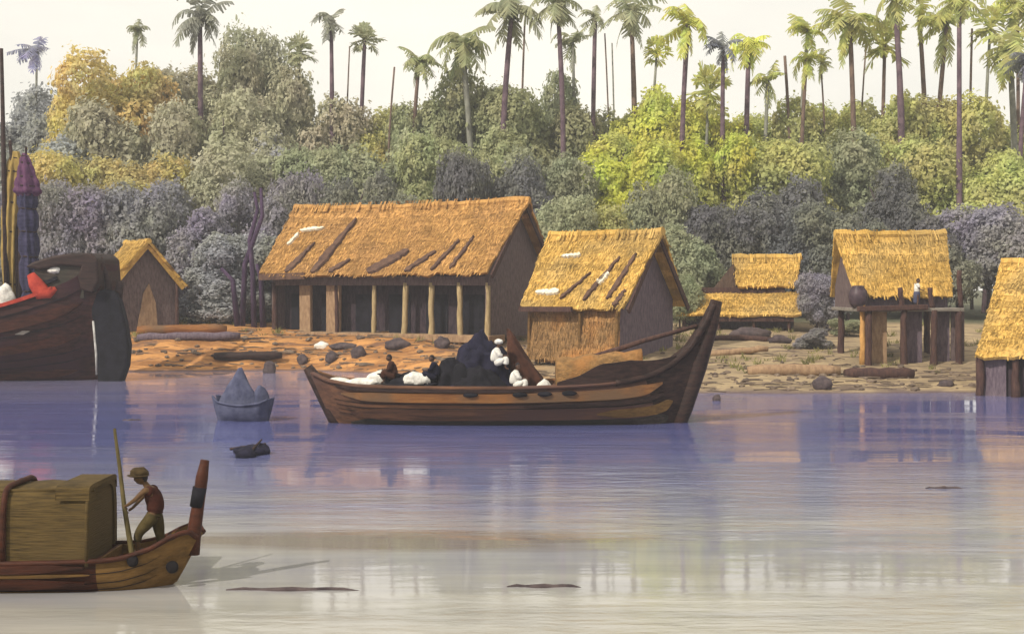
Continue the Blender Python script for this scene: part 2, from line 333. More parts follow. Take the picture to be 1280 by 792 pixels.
    L(bp2.outputs[0], b.inputs['Normal'])
    return m
mb = MB(); mb.add([(-415, -55, 0), (415, -55, 0), (415, 100, 0), (-415, 100, 0)], [(0, 1, 2, 3)])
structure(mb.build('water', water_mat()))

if HAZE_DENSITY:
    m, nt, b, out = new_mat('haze_air'); nt.nodes.remove(b)
    pv = N(nt, 'ShaderNodeVolumePrincipled'); pv.inputs['Color'].default_value = (.82, .84, .90, 1); pv.inputs['Density'].default_value = HAZE_DENSITY
    nt.links.new(pv.outputs[0], out.inputs['Volume'])
    m.cycles.homogeneous_volume = True
    mb = MB(); mb.box((0, 180, 18), (860, 500, 44)); h = mb.build('haze', m); h['kind'] = 'stuff'

# ------------------------------------------------------------------ thatched houses
def thatch(mb, Lr, Le, W_, zr, ze, side, thick=.28, courses=6, seg=.45):
    """one slope, layered courses with ragged lower edges; local x along the ridge, y across (side -1 = towards the river)"""
    n = max(4, int(max(Lr, Le) / seg))
    slope = Vector((0, side * W_, ze - zr)); sl = slope.length; dn = slope / sl
    nrm = Vector((0, side * (zr - ze), W_)).normalized()
    def pt(u, t, h): 
        L = Lr + (Le - Lr) * t
        sag = -.010 * Lr * (1 - u * u) * (1 - .6 * t) + .07 * mnoise.noise(Vector((u * Lr * .35, t * 3, Lr))) + .05 * mnoise.noise(Vector((u * Lr * .9, t * 6, 4)))
        edge = .12 * mnoise.noise(Vector((u * 3, t * 9, Lr))) if abs(u) > .99 else 0
        return Vector((u * L / 2 + edge, side * W_ * t, zr + (ze - zr) * t + sag)) + nrm * h
    for c in range(courses):
        t0 = max(0, c / courses - .02); t1 = (c + 1) / courses
        vs = []
        for i in range(n + 1):
            u = -1 + 2 * i / n
            j = random.uniform(-.022, .026) + .02 * mnoise.noise(Vector((u * 9, c * 4.1, W_)))
            hh = thick * (.54 + .14 * random.random())
            vs += [pt(u, t0, thick * .48), pt(u, t1 + j, hh), pt(u, t1 + j - .004, -.02), pt(u, t0, -.02)]
        fs = []
        for i in range(n):
            a = i * 4; b = a + 4
            fs += [(a, b, b + 1, a + 1), (a + 1, b + 1, b + 2, a + 2), (a + 2, b + 2, b + 3, a + 3)]
        fs += [(0, 1, 2, 3), (n * 4 + 3, n * 4 + 2, n * 4 + 1, n * 4)]
        mb.add(vs, fs)
        # straw ends
        L = Lr + (Le - Lr) * t1
        last = c == courses - 1
        for _ in range(int(L * (22 if last else 30))):
            u = random.uniform(-1, 1); p = pt(u, (c + random.random() * (.9 if last else 1)) / courses, thick * random.uniform(.5, .78)); w = random.uniform(.02, .055)
            q = p + dn * random.uniform(.15, .42) + nrm * random.uniform(-.02, .035) + Vector((random.uniform(-.1, .1), 0, 0))
            mb.add([p - Vector((w, 0, 0)), p + Vector((w, 0, 0)), q + Vector((w * .5, 0, 0)), q - Vector((w * .5, 0, 0))], [(0, 1, 2, 3)])

def gable_roof(root, mat, Lr, Le, Wf, Wb, zr, zef, zeb, courses=6):
    mb = MB(); thatch(mb, Lr, Le, Wf, zr, zef, -1, courses=courses); thatch(mb, Lr, Le, Wb, zr, zeb, 1, courses=courses)
    rf = mb.build('roof', M[mat], root)
    rb = MB(); k = max(4, int(Lr / .6))
    pts = [(-Lr / 2 + Lr * i / k, random.uniform(-.05, .05), zr + .14 - .010 * Lr * (1 - (2 * i / k - 1) ** 2) + random.uniform(-.05, .05)) for i in range(k + 1)]
    rb.tube(pts, [.24 + random.uniform(-.05, .06) for _ in pts], 8)
    for _ in range(int(Lr * 8)):
        x = random.uniform(-Lr / 2, Lr / 2); s = random.choice((-1, 1)); w = .03
        rb.add([(x - w, s * .1, zr + .38), (x + w, s * .1, zr + .38), (x + w + random.uniform(-.1, .1), s * .6, zr - .25), (x - w, s * .6, zr - .25)], [(0, 1, 2, 3)])
    rb.build('ridge_cap', M[mat], rf)
    return rf
def gable_wall(root, x, hw, z0, zr, zef, zeb, Wf, Wb, mat, name='gable_wall', t=.14):
    """wall in the local YZ plane at x"""
    g = MB(); zf = zr - (zr - zef) * hw / Wf; zb = zr - (zr - zeb) * hw / Wb
    poly = [(-hw, z0), (hw, z0), (hw, zb - .12), (0, zr - .15), (-hw, zf - .12)]
    vs = [(x, a, b) for a, b in poly] + [(x + t, a, b) for a, b in poly]; n = 5
    g.add(vs, [tuple(range(n)), tuple(reversed(range(n, 2 * n)))] + [(i, i + n, (i + 1) % n + n, (i + 1) % n) for i in range(n)])
    return g.build(name, M[mat], root)
def barge(root, x, Wf, Wb, zr, zef, zeb, mat='post_dark', w=.34):
    b = MB(); b.beam((x, 0, zr - .12), (x, -Wf, zef - .12), .12, w); b.beam((x, 0, zr - .13), (x, Wb, zeb - .12), .11, w)
    return b.build('bargeboard', M[mat], root)
def post(root, x, y, z0, z1, r=.13, mat='post_tan', lean=0):
    k = 6; mb = MB()
    mb.tube([(x + lean * i / k + random.uniform(-.03, .03), y + random.uniform(-.02, .02), z0 + (z1 - z0) * i / k) for i in range(k + 1)], [r * random.uniform(.88, 1.1) * (1.1 - .15 * i / k) for i in range(k + 1)], 8)
    return mb.build('post', M[mat], root, smooth=True)
def slope_strip(root, name, mat, Wf, zr, ze, a, b, w0, w1, h=.24):
    """tapered flat strip lying on the river-side slope; a, b are (x, t) with t = 0 at the ridge, 1 at the eave"""
    nrm = Vector((0, -(zr - ze), Wf)).normalized()
    def pt(x, t): return Vector((x, -Wf * t, zr + (ze - zr) * t)) + nrm * h
    A, B = pt(*a), pt(*b); d = (B - A).normalized(); s = d.cross(nrm).normalized(); mb = MB(); vs = []; k = 16
    for i in range(k + 1):
        t = i / k; p = A.lerp(B, t) + s * random.uniform(-.05, .05); w = (w0 + (w1 - w0) * t) * random.uniform(.6, 1.2) / 2 * min(1, .35 + 5 * t, .35 + 5 * (1 - t))
        vs += [p - s * w - nrm * .1, p - s * w * .8 + nrm * .06, p + s * w * .8 + nrm * .06, p + s * w - nrm * .1]
    fs = [(i * 4 + j, i * 4 + j + 1, i * 4 + j + 5, i * 4 + j + 4) for i in range(k) for j in range(3)] + [(0, 3, 2, 1), (k * 4, k * 4 + 1, k * 4 + 2, k * 4 + 3)]
    mb.add(vs, fs)
    return mb.build(name, M[mat], root)

# --- long house
gz = 2.0
h = thing('long_house', 'long open-fronted hall with orange-brown thatched roof and a row of tan posts', 'house', (-7.51, 91, gz), -.488)
zr, ze, Wf = 11.05 - gz, 6.1 - gz, 4.85
gable_roof(h, 'thatch_orange', 19.7, 18.5, Wf, Wf, zr, ze, ze, 13)
gable_wall(h, 8.6, 3.9, 0, zr, ze, ze, Wf, Wf, 'wall_mat')
gable_wall(h, -8.9, 3.9, 0, zr, ze, ze, Wf, Wf, 'wall_mat')
barge(h, 9.55, Wf - .1, Wf - .1, zr, ze, ze); 
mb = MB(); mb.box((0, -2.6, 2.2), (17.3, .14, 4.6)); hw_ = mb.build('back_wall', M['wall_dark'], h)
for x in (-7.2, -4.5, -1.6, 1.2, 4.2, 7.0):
    mb = MB(); mb.box((x, -2.72, 1.45), (1.7, .08, 2.7)); mb.build('bay_shade', M['black_paint'], h)  # black panels paint in the shade of the open interior
mb = MB(); mb.beam((-8.9, -3.75, 3.72), (8.9, -3.75, 3.72), .3, .62); mb.build('lintel', M['wall_mat'], h, bevel=.03)
mb = MB(); mb.box((0, -3.0, -.1), (18.0, 2.2, .5)); mb.build('plinth', M['wall_tan'], h, bevel=.05)
for x, r, mt, ln in ((-8.75, .2, 'post_dark', 0), (-3.3, .14, 'post_dark', -.1), (-.3, .16, 'post_tan', .12), (2.2, .2, 'post_tan', .2), (4.4, .2, 'post_tan', .0), (6.6, .2, 'post_tan', .0), (8.7, .18, 'post_tan', 0)):
    post(h, x, -3.75, -.5, 3.6, r, mt, ln)
for a, b, w0, w1 in (((-3.5, .20), (-4.6, .99), .35, .95), ((-5.9, .55), (-6.9, .98), .2, .8), ((-2.0, .8), (-3.2, .98), .25, .6), ((2.4, .68), (.0, .98), .7, 1.1), ((4.6, .70), (3.0, .98), .4, .6), ((6.0, .55), (5.0, .96), .25, .4), ((7.0, .5), (6.4, .95), .2, .35)):
    slope_strip(h, 'thatch_strip', 'strip_dark', Wf, zr, ze, a, b, w0, w1)  # tapered darker strips laid on the slope
mb = MB(); mb.beam((-9.2, -Wf - .02, ze - .1), (-5.2, -Wf - .02, ze - .02), .3, .45); mb.build('eave_board', M['strip_dark'], h)
slope_strip(h, 'roof_highlight', 'thatch_highlight', Wf, zr, ze, (-7.9, .36), (-5.9, .33), .35, .25)  # white highlights put on the thatch as pale strips
slope_strip(h, 'roof_highlight', 'thatch_highlight', Wf, zr, ze, (-8.2, .58), (-7.9, .4), .4, .3)

for x, w in ((-6.15, .95), (-3.75, 1.15)):
    mb = MB(); mb.box((x, -3.55, 1.6), (w, .3, 3.7), jit=.03); mb.build('pier', M['wall_tan'], h, bevel=.04)
# --- gold house
gz = 1.15
h = thing('gable_house', 'golden thatched house with dark open gable, standing beside the long hall', 'house', (5.73, 79, gz), -.57)
zr, ze, Wf = 8.5 - gz, 4.05 - gz, 4.2
gable_roof(h, 'thatch_gold', 8.0, 7.0, Wf, Wf, zr, ze, ze, 12)
gable_wall(h, 2.75, 3.6, -.3, zr, ze, ze, Wf, Wf, 'wall_violet'); gable_wall(h, -2.9, 3.6, -.3, zr, ze, ze, Wf, Wf, 'wall_mat')
barge(h, 3.75, Wf - .1, Wf - .1, zr, ze, ze)
mb = MB(); mb.box((-.05, -3.55, 1.35), (5.6, .14, 3.4)); mb.build('front_wall', M['wall_brown'], h)
mb = MB(); thatch(mb, 5.9, 6.3, .5, 3.05, -.15, -1, thick=.2, courses=7); mb.build('hanging_mat', M['thatch_wall'], h, loc=(0, -3.55, 0))
for x in (-3.0, .5, 2.95): post(h, x, -4.0, -.5, 3.1, .10, 'wood_ochre')
mb = MB(); mb.beam((-3.4, -Wf - .25, ze - .05), (.2, -Wf - .25, ze - .02), .25, .3); mb.build('eave_pole', M['post_dark'], h)
for a, b, w0, w1 in (((1.9, .34), (.7, .92), .2, .5), ((2.9, .3), (2.3, .9), .25, .4), ((.4, .55), (-.9, .9), .12, .3), ((3.2, .78), (2.9, .99), .3, .5)):
    slope_strip(h, 'thatch_strip', 'strip_dark', Wf, zr, ze, a, b, w0, w1)
for a, b, w in (((-2.2, .32), (-.9, .3), .35), ((-2.8, .82), (-1.2, .8), .55), ((1.6, .55), (1.2, .7), .5)):
    slope_strip(h, 'roof_highlight', 'thatch_highlight', Wf, zr, ze, a, b, w * .6, w)  # pale strips paint in the roof highlights here too

# --- two-tier house
gz = 2.3
h = thing('verandah_house', 'small yellow thatched house with a lower lean-to roof, behind the boat prow', 'house', (18.3, 92, gz), -.215)
zr, ze = 7.3 - gz, 5.25 - gz
gable_roof(h, 'thatch_gold', 4.9, 3.9, 2.3, 2.3, zr, ze, ze, 7)
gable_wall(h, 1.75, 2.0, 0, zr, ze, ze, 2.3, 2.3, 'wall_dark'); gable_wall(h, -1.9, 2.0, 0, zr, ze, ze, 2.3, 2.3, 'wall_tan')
barge(h, 2.2, 2.2, 2.2, zr, ze, ze)
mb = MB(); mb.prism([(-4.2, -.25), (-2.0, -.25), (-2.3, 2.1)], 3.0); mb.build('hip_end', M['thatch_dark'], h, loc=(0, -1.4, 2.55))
mb = MB()
thatch(mb, 8.2, 8.6, 2.4, 2.55, 1.0, -1, courses=6)
lean = mb.build('lean_to_roof', M['thatch_gold'], h, loc=(-1.9, -1.9, 0))
mb = MB(); mb.beam((-4.0, 0, 2.75), (3.2, 0, 2.8), .35, .4); mb.build('ridge_pole', M['post_dark'], lean)
mb = MB(); mb.box((-1.9, -2.1, 1.1), (7.6, .12, 2.4)); mb.build('front_wall', M['wall_violet'], h)
for x in (-5.6, -3.2, -.8, 1.6): post(h, x, -3.9, -.8, 1.2, .11, 'post_dark')
mb = MB(); mb.beam((-4.2, -4.1, .75), (1.9, -4.1, .78), .14, .28); mb.build('rail', M['post_dark'], h)

# --- stilt house
gz = 1.1
h = thing('stilt_house', 'yellow thatched house raised on dark stilts with an open platform', 'house', (22.75, 77, gz), .10)
zr, ze = 8.4 - gz, 4.75 - gz
gable_roof(h, 'thatch_gold', 6.9, 5.9, 2.0, 2.0, zr, ze, ze, 9)
gable_wall(h, 2.7, 1.6, 3.0, zr, ze, ze, 2, 2, 'wall_violet'); gable_wall(h, -2.85, 1.6, 3.0, zr, ze, ze, 2, 2, 'wall_mat')
mb = MB(); mb.box((-.1, -1.5, 3.35), (5.7, .12, .9)); mb.build('front_wall', M['wall_violet'], h)
mb = MB(); mb.box((0, -.9, 2.92), (6.3, 4.6, .2)); mb.build('platform', M['wood_grey'], h, bevel=.03)
mb = MB(); mb.beam((-3.3, -3.3, 2.98), (.9, -3.3, 3.08), .28, .30); mb.build('platform_beam', M['post_dark'], h, bevel=.05)
for x, y in ((-2.55, -3.1), (-.45, -3.1), (1.35, -3.1), (2.9, -3.0), (-2.6, 1.2), (0, 1.2), (2.8, 1.2)): post(h, x, y, -.8, 2.9, .21, 'post_dark')
for x, zt in ((-.45, 4.2), (1.35, 4.2), (3.1, 5.2)): post(h, x, -2.9, 3.0, zt, .15, 'post_dark', -.15)
for x, w, mt in ((-1.75, 1.1, 'wall_tan'), (.35, 1.15, 'wall_violet'), (2.1, 1.0, 'wall_violet'), (3.1, .8, 'wall_mat')):
    mb = MB(); mb.box((x, -2.4, 1.25), (w, .1, 3.1)); mb.build('stilt_panel', M[mt], h)  # flat upright panels set between the stilts
post(h, -2.75, -2.7, -.4, 3.4, .18, 'thatch_orange')
stilt = h

# --- far shore hut cut by the frame
gz = .35
h = thing('waterside_hut', 'golden thatched hut on low dark posts at the water edge, cut by the frame', 'house', (29.48, 68, gz), -.548)
zr, ze, Wf = 6.55 - gz, 1.85 - gz, 7.6
gable_roof(h, 'thatch_gold', 6.6, 6.2, Wf, 3.5, zr, ze, 3.6 - gz, 16)
mb = MB(); mb.box((0, -6.9, .75), (5.6, .14, 2.2)); mb.build('front_wall', M['wall_dark'], h)
for x, mt in ((-2.95, 'post_dark'), (-1.3, 'post_dark'), (.4, 'post_dark'), (2.2, 'post_dark')): post(h, x, -7.35, -.6, 1.75, .2, mt)
mb = MB(); mb.box((-2.3, -7.15, .55), (1.1, .12, 1.9)); mb.build('wall_screen', M['wall_violet'], h)
gable_wall(h, -2.85, 3.0, -.3, zr, ze, 3.6 - gz, Wf, 3.5, 'wall_tan')

# --- hut behind the dark sailing boat
gz = 2.45
th = math.atan2(-.84, .54)
h = thing('gable_hut', 'small yellow thatched hut with dark gable front, behind the rudder of the sailing boat', 'house', (-27.4, 93.6, gz), th)
zr, ze = 8.4 - gz, 5.3 - gz
gable_roof(h, 'thatch_gold', 5.6, 5.2, 2.75, 2.75, zr, ze, ze, 9)
gable_wall(h, 1.9, 2.2, -.3, zr, ze, ze, 2.75, 2.75, 'wall_mat'); gable_wall(h, -2.1, 2.2, -.3, zr, ze, ze, 2.75, 2.75, 'wall_mat')
mb = MB(); mb.box((0, -2.15, 1.3), (3.9, .12, 3.2)); mb.box((0, 2.15, 1.3), (3.9, .12, 3.2)); mb.build('side_wall', M['wall_mat'], h)
mb = MB(); mb.prism([(-.75, 0), (.75, 0), (.6, 1.9), (.1, 3.3), (-.3, 2.6)], .08, Matrix.Rotation(R(90), 3, 'Z')); mb.build('door_mat', M['wall_tan'], h, loc=(2.16, .1, -.2))
for y in (-2.2, 2.2): post(h, 2.3, y, -.5, 3.1, .13, 'post_dark')
barge(h, 2.55, 2.6, 2.6, zr, ze, ze, 'thatch_gold', .3)

# ------------------------------------------------------------------ boats
def interp(st, x, k):
    for a, b in zip(st, st[1:]):
        if a[0] <= x <= b[0]:
            t = (x - a[0]) / (b[0] - a[0]); return a[k] + (b[k] - a[k]) * t
    return st[0][k] if x < st[0][0] else st[-1][k]
def refine(st, n=6):
    out = []
    P = [Vector(s) if False else s for s in st]
    for i in range(len(P) - 1):
        p0, p1, p2, p3 = P[max(i - 1, 0)], P[i], P[i + 1], P[min(i + 2, len(P) - 1)]
        for j in range(n):
            t = j / n
            c = [.5 * ((2 * p1[k]) + (p2[k] - p0[k]) * t + (2 * p0[k] - 5 * p1[k] + 4 * p2[k] - p3[k]) * t * t + (3 * p1[k] - p0[k] - 3 * p2[k] + p3[k]) * t ** 3) for k in range(len(p1))]
            c[0] = p1[0] + (p2[0] - p1[0]) * t; c[1] = p1[1] + (p2[1] - p1[1]) * t
            out.append(tuple(c))
    return out + [tuple(P[-1])]
# station: (x at the rail, x at the bottom, half beam, rail z, bottom z)
K = 8
def sec(s, v):
    """point of the near side of a section, v = 0 rail .. 1 keel"""
    x = s[0] + (s[1] - s[0]) * v; z = s[3] + (s[4] - s[3]) * v
    y = -s[2] * (1 - v ** 2.6)
    return Vector((x, y, z))
def hull(root, name, st, mat, thick=.09, lap=5):
    vs = []; n = 2 * K + 1
    for s in st:
        near = []
        for j in range(K + 1):
            p = sec(s, j / K)
            near.append(p)
        vs += near + [Vector((p.x, -p.y, p.z)) for p in reversed(near[:-1])]
    fs = [(i * n + j, i * n + j + 1, (i + 1) * n + j + 1, (i + 1) * n + j) for i in range(len(st) - 1) for j in range(n - 1)]
    if st[0][2] > .25: fs.append(tuple(range(n)))
    if st[-1][2] > .25: fs.append(tuple(reversed(range((len(st) - 1) * n, len(st) * n))))
    mb = MB(); mb.add(vs, fs); o = mb.build(name, M[mat], root, smooth=True)
    sm = o.modifiers.new('thick', 'SOLIDIFY'); sm.thickness = thick; sm.offset = -1
    em = o.modifiers.new('edge', 'EDGE_SPLIT'); em.split_angle = R(40)
    return o
def strake(root, name, st, x0, x1, v0, v1, mat, out=.05, side=-1, taper=True, dz=0):
    """a plank lying on the hull side between heights v0 and v1"""
    ss = [s for s in st if x0 <= s[0] <= x1]; mb = MB(); vs = []
    for i, s in enumerate(ss):
        t = i / max(1, len(ss) - 1); f = min(1, 6 * t + .15, 6 * (1 - t) + .15) if taper else 1
        vm = (v0 + v1) / 2; a = vm + (v0 - vm) * f; b = vm + (v1 - vm) * f
        p, q = sec(s, a), sec(s, b); o = Vector((0, -out, 0)); up = Vector((0, 0, dz))
        ps = [p + up, p + o + up, q + o + up, q + up]
        vs += [Vector((c.x, c.y if side < 0 else -c.y, c.z)) for c in ps]
    fs = [(i * 4 + j, i * 4 + (j + 1) % 4, i * 4 + 4 + (j + 1) % 4, i * 4 + 4 + j) for i in range(len(ss) - 1) for j in range(4)]
    fs += [(0, 1, 2, 3), tuple(len(vs) - 4 + k for k in (3, 2, 1, 0))]
    mb.add(vs, fs); return mb.build(name, M[mat], root)
def rail(root, name, st, x0, x1, r, mat, side, dz=0, n=6):
    ss = [s for s in st if x0 <= s[0] <= x1]; mb = MB()
    mb.tube([(s[0], side * (s[2] + .04), s[3] + dz) for s in ss], [r] * len(ss), n)
    return mb.build(name, M[mat], root, smooth=True)
def deck(root, st, x0, x1, z, mat, name='deck', inset=.1):
    ss = [s for s in st if x0 <= s[0] <= x1]; vs = []
    for s in ss:
        v = (s[3] - z) / (s[3] - s[4]); y = max(.02, s[2] * (1 - max(0, v) ** 2.6) - inset)
        xx = s[0] + (s[1] - s[0]) * max(0, v)
        vs += [(xx, -y, z), (xx, y, z), (xx, y, z - .08), (xx, -y, z - .08)]
    fs = [(i * 4 + j, i * 4 + (j + 1) % 4, i * 4 + 4 + (j + 1) % 4, i * 4 + 4 + j) for i in range(len(ss) - 1) for j in range(4)]
    fs += [(0, 1, 2, 3), tuple(len(vs) - 4 + k for k in (3, 2, 1, 0))]
    mb = MB(); mb.add(vs, fs); return mb.build(name, M[mat], root)

# --- big river boat in midstream
BY = 51.0
boat = thing('river_boat', 'big brown wooden cargo boat with tall dark raked prow, loaded amidships', 'boat', (0, BY, 0))
st = refine([(-8.0, -6.9, .35, 2.0, -.5), (-7.2, -6.4, .8, 1.72, -.6), (-6.0, -5.6, 1.3, 1.55, -.6), (-3.5, -3.4, 1.65, 1.5, -.6), (0, 0, 1.75, 1.5, -.6), (2.6, 2.8, 1.62, 1.58, -.6), (4.0, 4.9, 1.42, 1.68, -.6), (5.2, 5.95, .98, 1.88, -.6), (6.2, 6.15, .6, 2.3, -.6), (7.05, 6.35, .36, 3.0, -.6), (7.7, 6.5, .25, 4.0, -.6), (8.05, 6.65, .14, 4.7, -.6)])
i_p = next(i for i, s in enumerate(st) if s[0] > 5.1)
hull(boat, 'hull', st[:i_p + 1], 'wood_brown')
hull(boat, 'prow', st[i_p:], 'wood_dark', .12)
strake(boat, 'strake', st, -6.9, 5.9, .10, .27, 'wood_orange', .10)
strake(boat, 'strake', st, -6.6, 5.8, .40, .62, 'wood_brown', .085)
strake(boat, 'strake', st, .2, 6.0, .30, .37, 'wood_dark', .13)
strake(boat, 'rubbing_strake', st, -7.0, 1.2, .02, .08, 'wood_dark', .15)
strake(boat, 'strake', st, 3.0, 6.6, .45, .60, 'wood_ochre', .10)
strake(boat, 'waterline_band', st, -6.9, 6.3, .58, .84, 'wood_stain', .06)
for v in (.30, .385, .46, .53): strake(boat, 'plank_seam', st, -7.2, 5.9, v, v + .012, 'black_paint', .03)
rail(boat, 'gunwale', st, -7.9, 5.3, .09, 'wood_brown', -1); rail(boat, 'gunwale', st, -7.9, 5.3, .09, 'wood_orange', 1)
rail(boat, 'prow_rail', st, 4.0, 8.1, .14, 'wood_dark', -1); rail(boat, 'prow_rail', st, 2.6, 8.1, .14, 'wood_dark', 1)
mb = MB(); mb.tube([(6.35, 0, -.8), (6.9, 0, .6), (7.4, 0, 2.2), (7.9, 0, 3.9), (8.15, 0, 4.85)], [.3, .32, .36, .32, .24], 8); mb.build('stem_post', M['wood_dark'], boat, smooth=True)
mb = MB(); mb.tube([(-8.15, 0, 2.2), (-7.75, 0, 1.6), (-7.2, 0, .5), (-6.7, 0, -.6)], [.2, .3, .32, .28], 8); mb.build('stern_post', M['wood_dark'], boat, smooth=True)
# raised wash-strake with its own profile
ss = [s for s in st if 1.5 <= s[0] <= 6.6]; vs = []
for i, s in enumerate(ss):
    t = i / (len(ss) - 1); hgt = (.12 + .62 * min(1, t * 4)) * (1 if t < .5 else 1 - (t - .5) * 1.5)
    y = -(s[2] + .02); z = s[3] + .05
    vs += [(s[0], y, z), (s[0], y - .08, z), (s[0], y - .08, z + hgt), (s[0], y, z + hgt)]
fs = [(i * 4 + j, i * 4 + (j + 1) % 4, i * 4 + 4 + (j + 1) % 4, i * 4 + 4 + j) for i in range(len(ss) - 1) for j in range(4)] + [(0, 1, 2, 3), tuple(len(vs) - 4 + k for k in (3, 2, 1, 0))]
mb = MB(); mb.add(vs, fs); mb.build('wash_board', M['wood_dark'], boat)
strake(boat, 'inner_plank', st, 1.0, 6.9, .03, .55, 'wood_ochre', -.2, side=1)
deck(boat, st, -7.3, 5.6, 1.15, 'wood_ochre')
mb = MB(); vs = []; n = 15
for i in range(11):
    t = i / 10; x = 1.75 + 3.4 * t; hw = 1.2 - .5 * t; top = 2.55 + .35 * t + .05 * math.sin(i * 2.1)
    vs += [(x, -hw * math.copysign(abs(math.cos(math.pi * j / (n - 1))) ** .6, math.cos(math.pi * j / (n - 1))), 1.1 + (top - 1.1) * math.sin(math.pi * j / (n - 1)) ** .6) for j in range(n)]
mb.add(vs, [(i * n + j, i * n + j + 1, (i + 1) * n + j + 1, (i + 1) * n + j) for i in range(10) for j in range(n - 1)] + [tuple(range(n)), tuple(reversed(range(10 * n, 11 * n)))])
mb.build('deck_cover', M['wall_brown'], boat, smooth=True)
for x in (-6.0, 1.8, 4.2):
    mb = MB(); mb.box((x, 0, 1.4), (.3, 2.5 if x < 4 else 1.9, .12)); mb.build('thwart', M['wood_brown'], boat, bevel=.02)
for x in (-1.6, .3, 1.25, 2.2):
    s = min(st, key=lambda q: abs(q[0] - x)); p = sec(s, .12); mb = MB(); mb.blob((x, p.y - .12, p.z), (.3, .1, .1), x, .1, sub=2); mb.build('scupper', M['black_paint'], boat, smooth=True)

def heap(name, label, cat, c, d, mat, seed, amp=.25, freq=1.4, peak=1.0, group=None, sub=4):
    """a folded, ground-resting mound: base centre c, half sizes d"""
    mb = MB(); mb.blob((0, 0, 0), (d[0], d[1], d[2]), seed, amp, freq, sub, 0.0)
    vs = []
    for x, y, z in mb.v:
        t = max(0, min(1.2, z / d[2])); k = 1 - .62 * peak * t ** 1.1 if peak > 0 else 1
        f = 1 + .06 * math.sin(9 * math.atan2(y, x + 1e-6) + seed) * (1 - t * .6)
        vs.append((x * k * f * (1.15 if peak > 0 else 1), y * k * f, z))
    mb.v = vs
    return tag(mb.build(name, M[mat], loc=c, smooth=True), label, cat, group)
heap('cargo_sack', 'bulging black sack propped against the navy mound, near the black-clad passenger', 'sack', (-2.35, BY - .5, 1.2), (.75, .6, 1.35), 'black_paint', 8, .3, 1.8, .4, 'dark sacks round the navy mound')
heap('cargo_sack', 'squat black sack below the navy mound, in front of it', 'sack', (-1.25, BY - .95, 1.2), (.85, .5, .95), 'black_paint', 9, .3, 1.8, .3, 'dark sacks round the navy mound')
def boat_pt(px, py, Y): p = W(px, py, Y); return p

heap('cargo_mound', 'lumpy dark navy tarpaulin mound peaked amidships on the cargo boat', 'cargo', (-1.4, BY + .2, 1.2), (1.75, 1.15, 1.95), 'navy_cloth', 3, .36, 1.9, .5, sub=5)
mb = MB(); mb.blob((0, 0, 0), (2.0, 1.15, .75), 5, .32, 2.6, 5, 0)
tag(mb.build('cargo_cover', M['black_paint'], loc=(-3.6, BY, 1.2), smooth=True), 'low black tarpaulin cover over cargo, between the crouching passengers', 'cargo')
# brown lean-to cloth
mb = MB(); k = 10; vs = []
for i in range(k + 1):
    t = i / k
    x = .0 + 1.8 * t ** .9; z = 2.5 * (1 - t) ** 1.2; wy = .55 + .5 * t
    for j in range(9):
        a = -1 + 2 * j / 8; vs.append((x + .06 * math.sin(j * 2.2), a * wy, z * (1 - .15 * a * a) + .06 * math.sin(j * 1.7 + i)))
    for j in range(9):
        a = -1 + 2 * j / 8; vs.append((x, a * wy * 1.05, -.02))
fs = []
for i in range(k):
    for j in range(8):
        a = i * 18 + j; fs += [(a, a + 1, a + 19, a + 18), (a + 9, a + 27, a + 28, a + 10)]
    fs += [(i * 18, i * 18 + 18, i * 18 + 27, i * 18 + 9), (i * 18 + 8, i * 18 + 17, i * 18 + 35, i * 18 + 26)]
for j in range(8): fs += [(j, j + 9, j + 10, j + 1), (k * 18 + j, k * 18 + j + 1, k * 18 + j + 10, k * 18 + j + 9)]
mb.add(vs, fs); tag(mb.build('lowered_sail', M['brown_cloth'], loc=(-.15, BY + .2, 1.2), smooth=True), 'dark brown cloth sloping down like a lowered sail behind the white-robed passengers', 'sail')
for (x, y, z, d, lab, sd) in ((-6.9, -.1, 1.62, (.5, .3, .16), 'white cloth bundle at the very stern of the cargo boat', 1),
                          (-5.9, -.55, 1.62, (.65, .32, .18), 'long white sack beside the stern bundle on the cargo boat', 2),
                          (-5.3, .5, 1.7, (.5, .35, .34), 'plump white sack next to the red-clad crouching passenger', 3),
                          (-3.75, -.75, 1.75, (.55, .3, .3), 'white sack lying on the black cargo cover between two passengers', 4),
                          (1.25, -1.0, 1.3, (.34, .28, .48), 'upright white bundle at the foot of the brown sloping cloth', 5)):
    mb = MB(); mb.blob((0, 0, 0), d, sd + 20, .2, 1.6, 3, -d[2] * .6)
    tag(mb.build('white_sack', M['white_cloth'], loc=(x, BY + y, z), smooth=True), lab, 'sack', 'white sacks and bundles on the cargo boat')

a, b = W(742, 446, BY + .6), W(872, 407, BY + .25); mb = MB()
mb.tube([a + Vector((-1.2, 0, -.5)), a, a.lerp(b, .5) + Vector((0, 0, .05)), b], [.10, .12, .11, .08], 8, wob=.1)
tag(mb.build('spar', M['post_dark'], smooth=True), 'dark spar lying aslant against the tall prow of the cargo boat', 'spar')
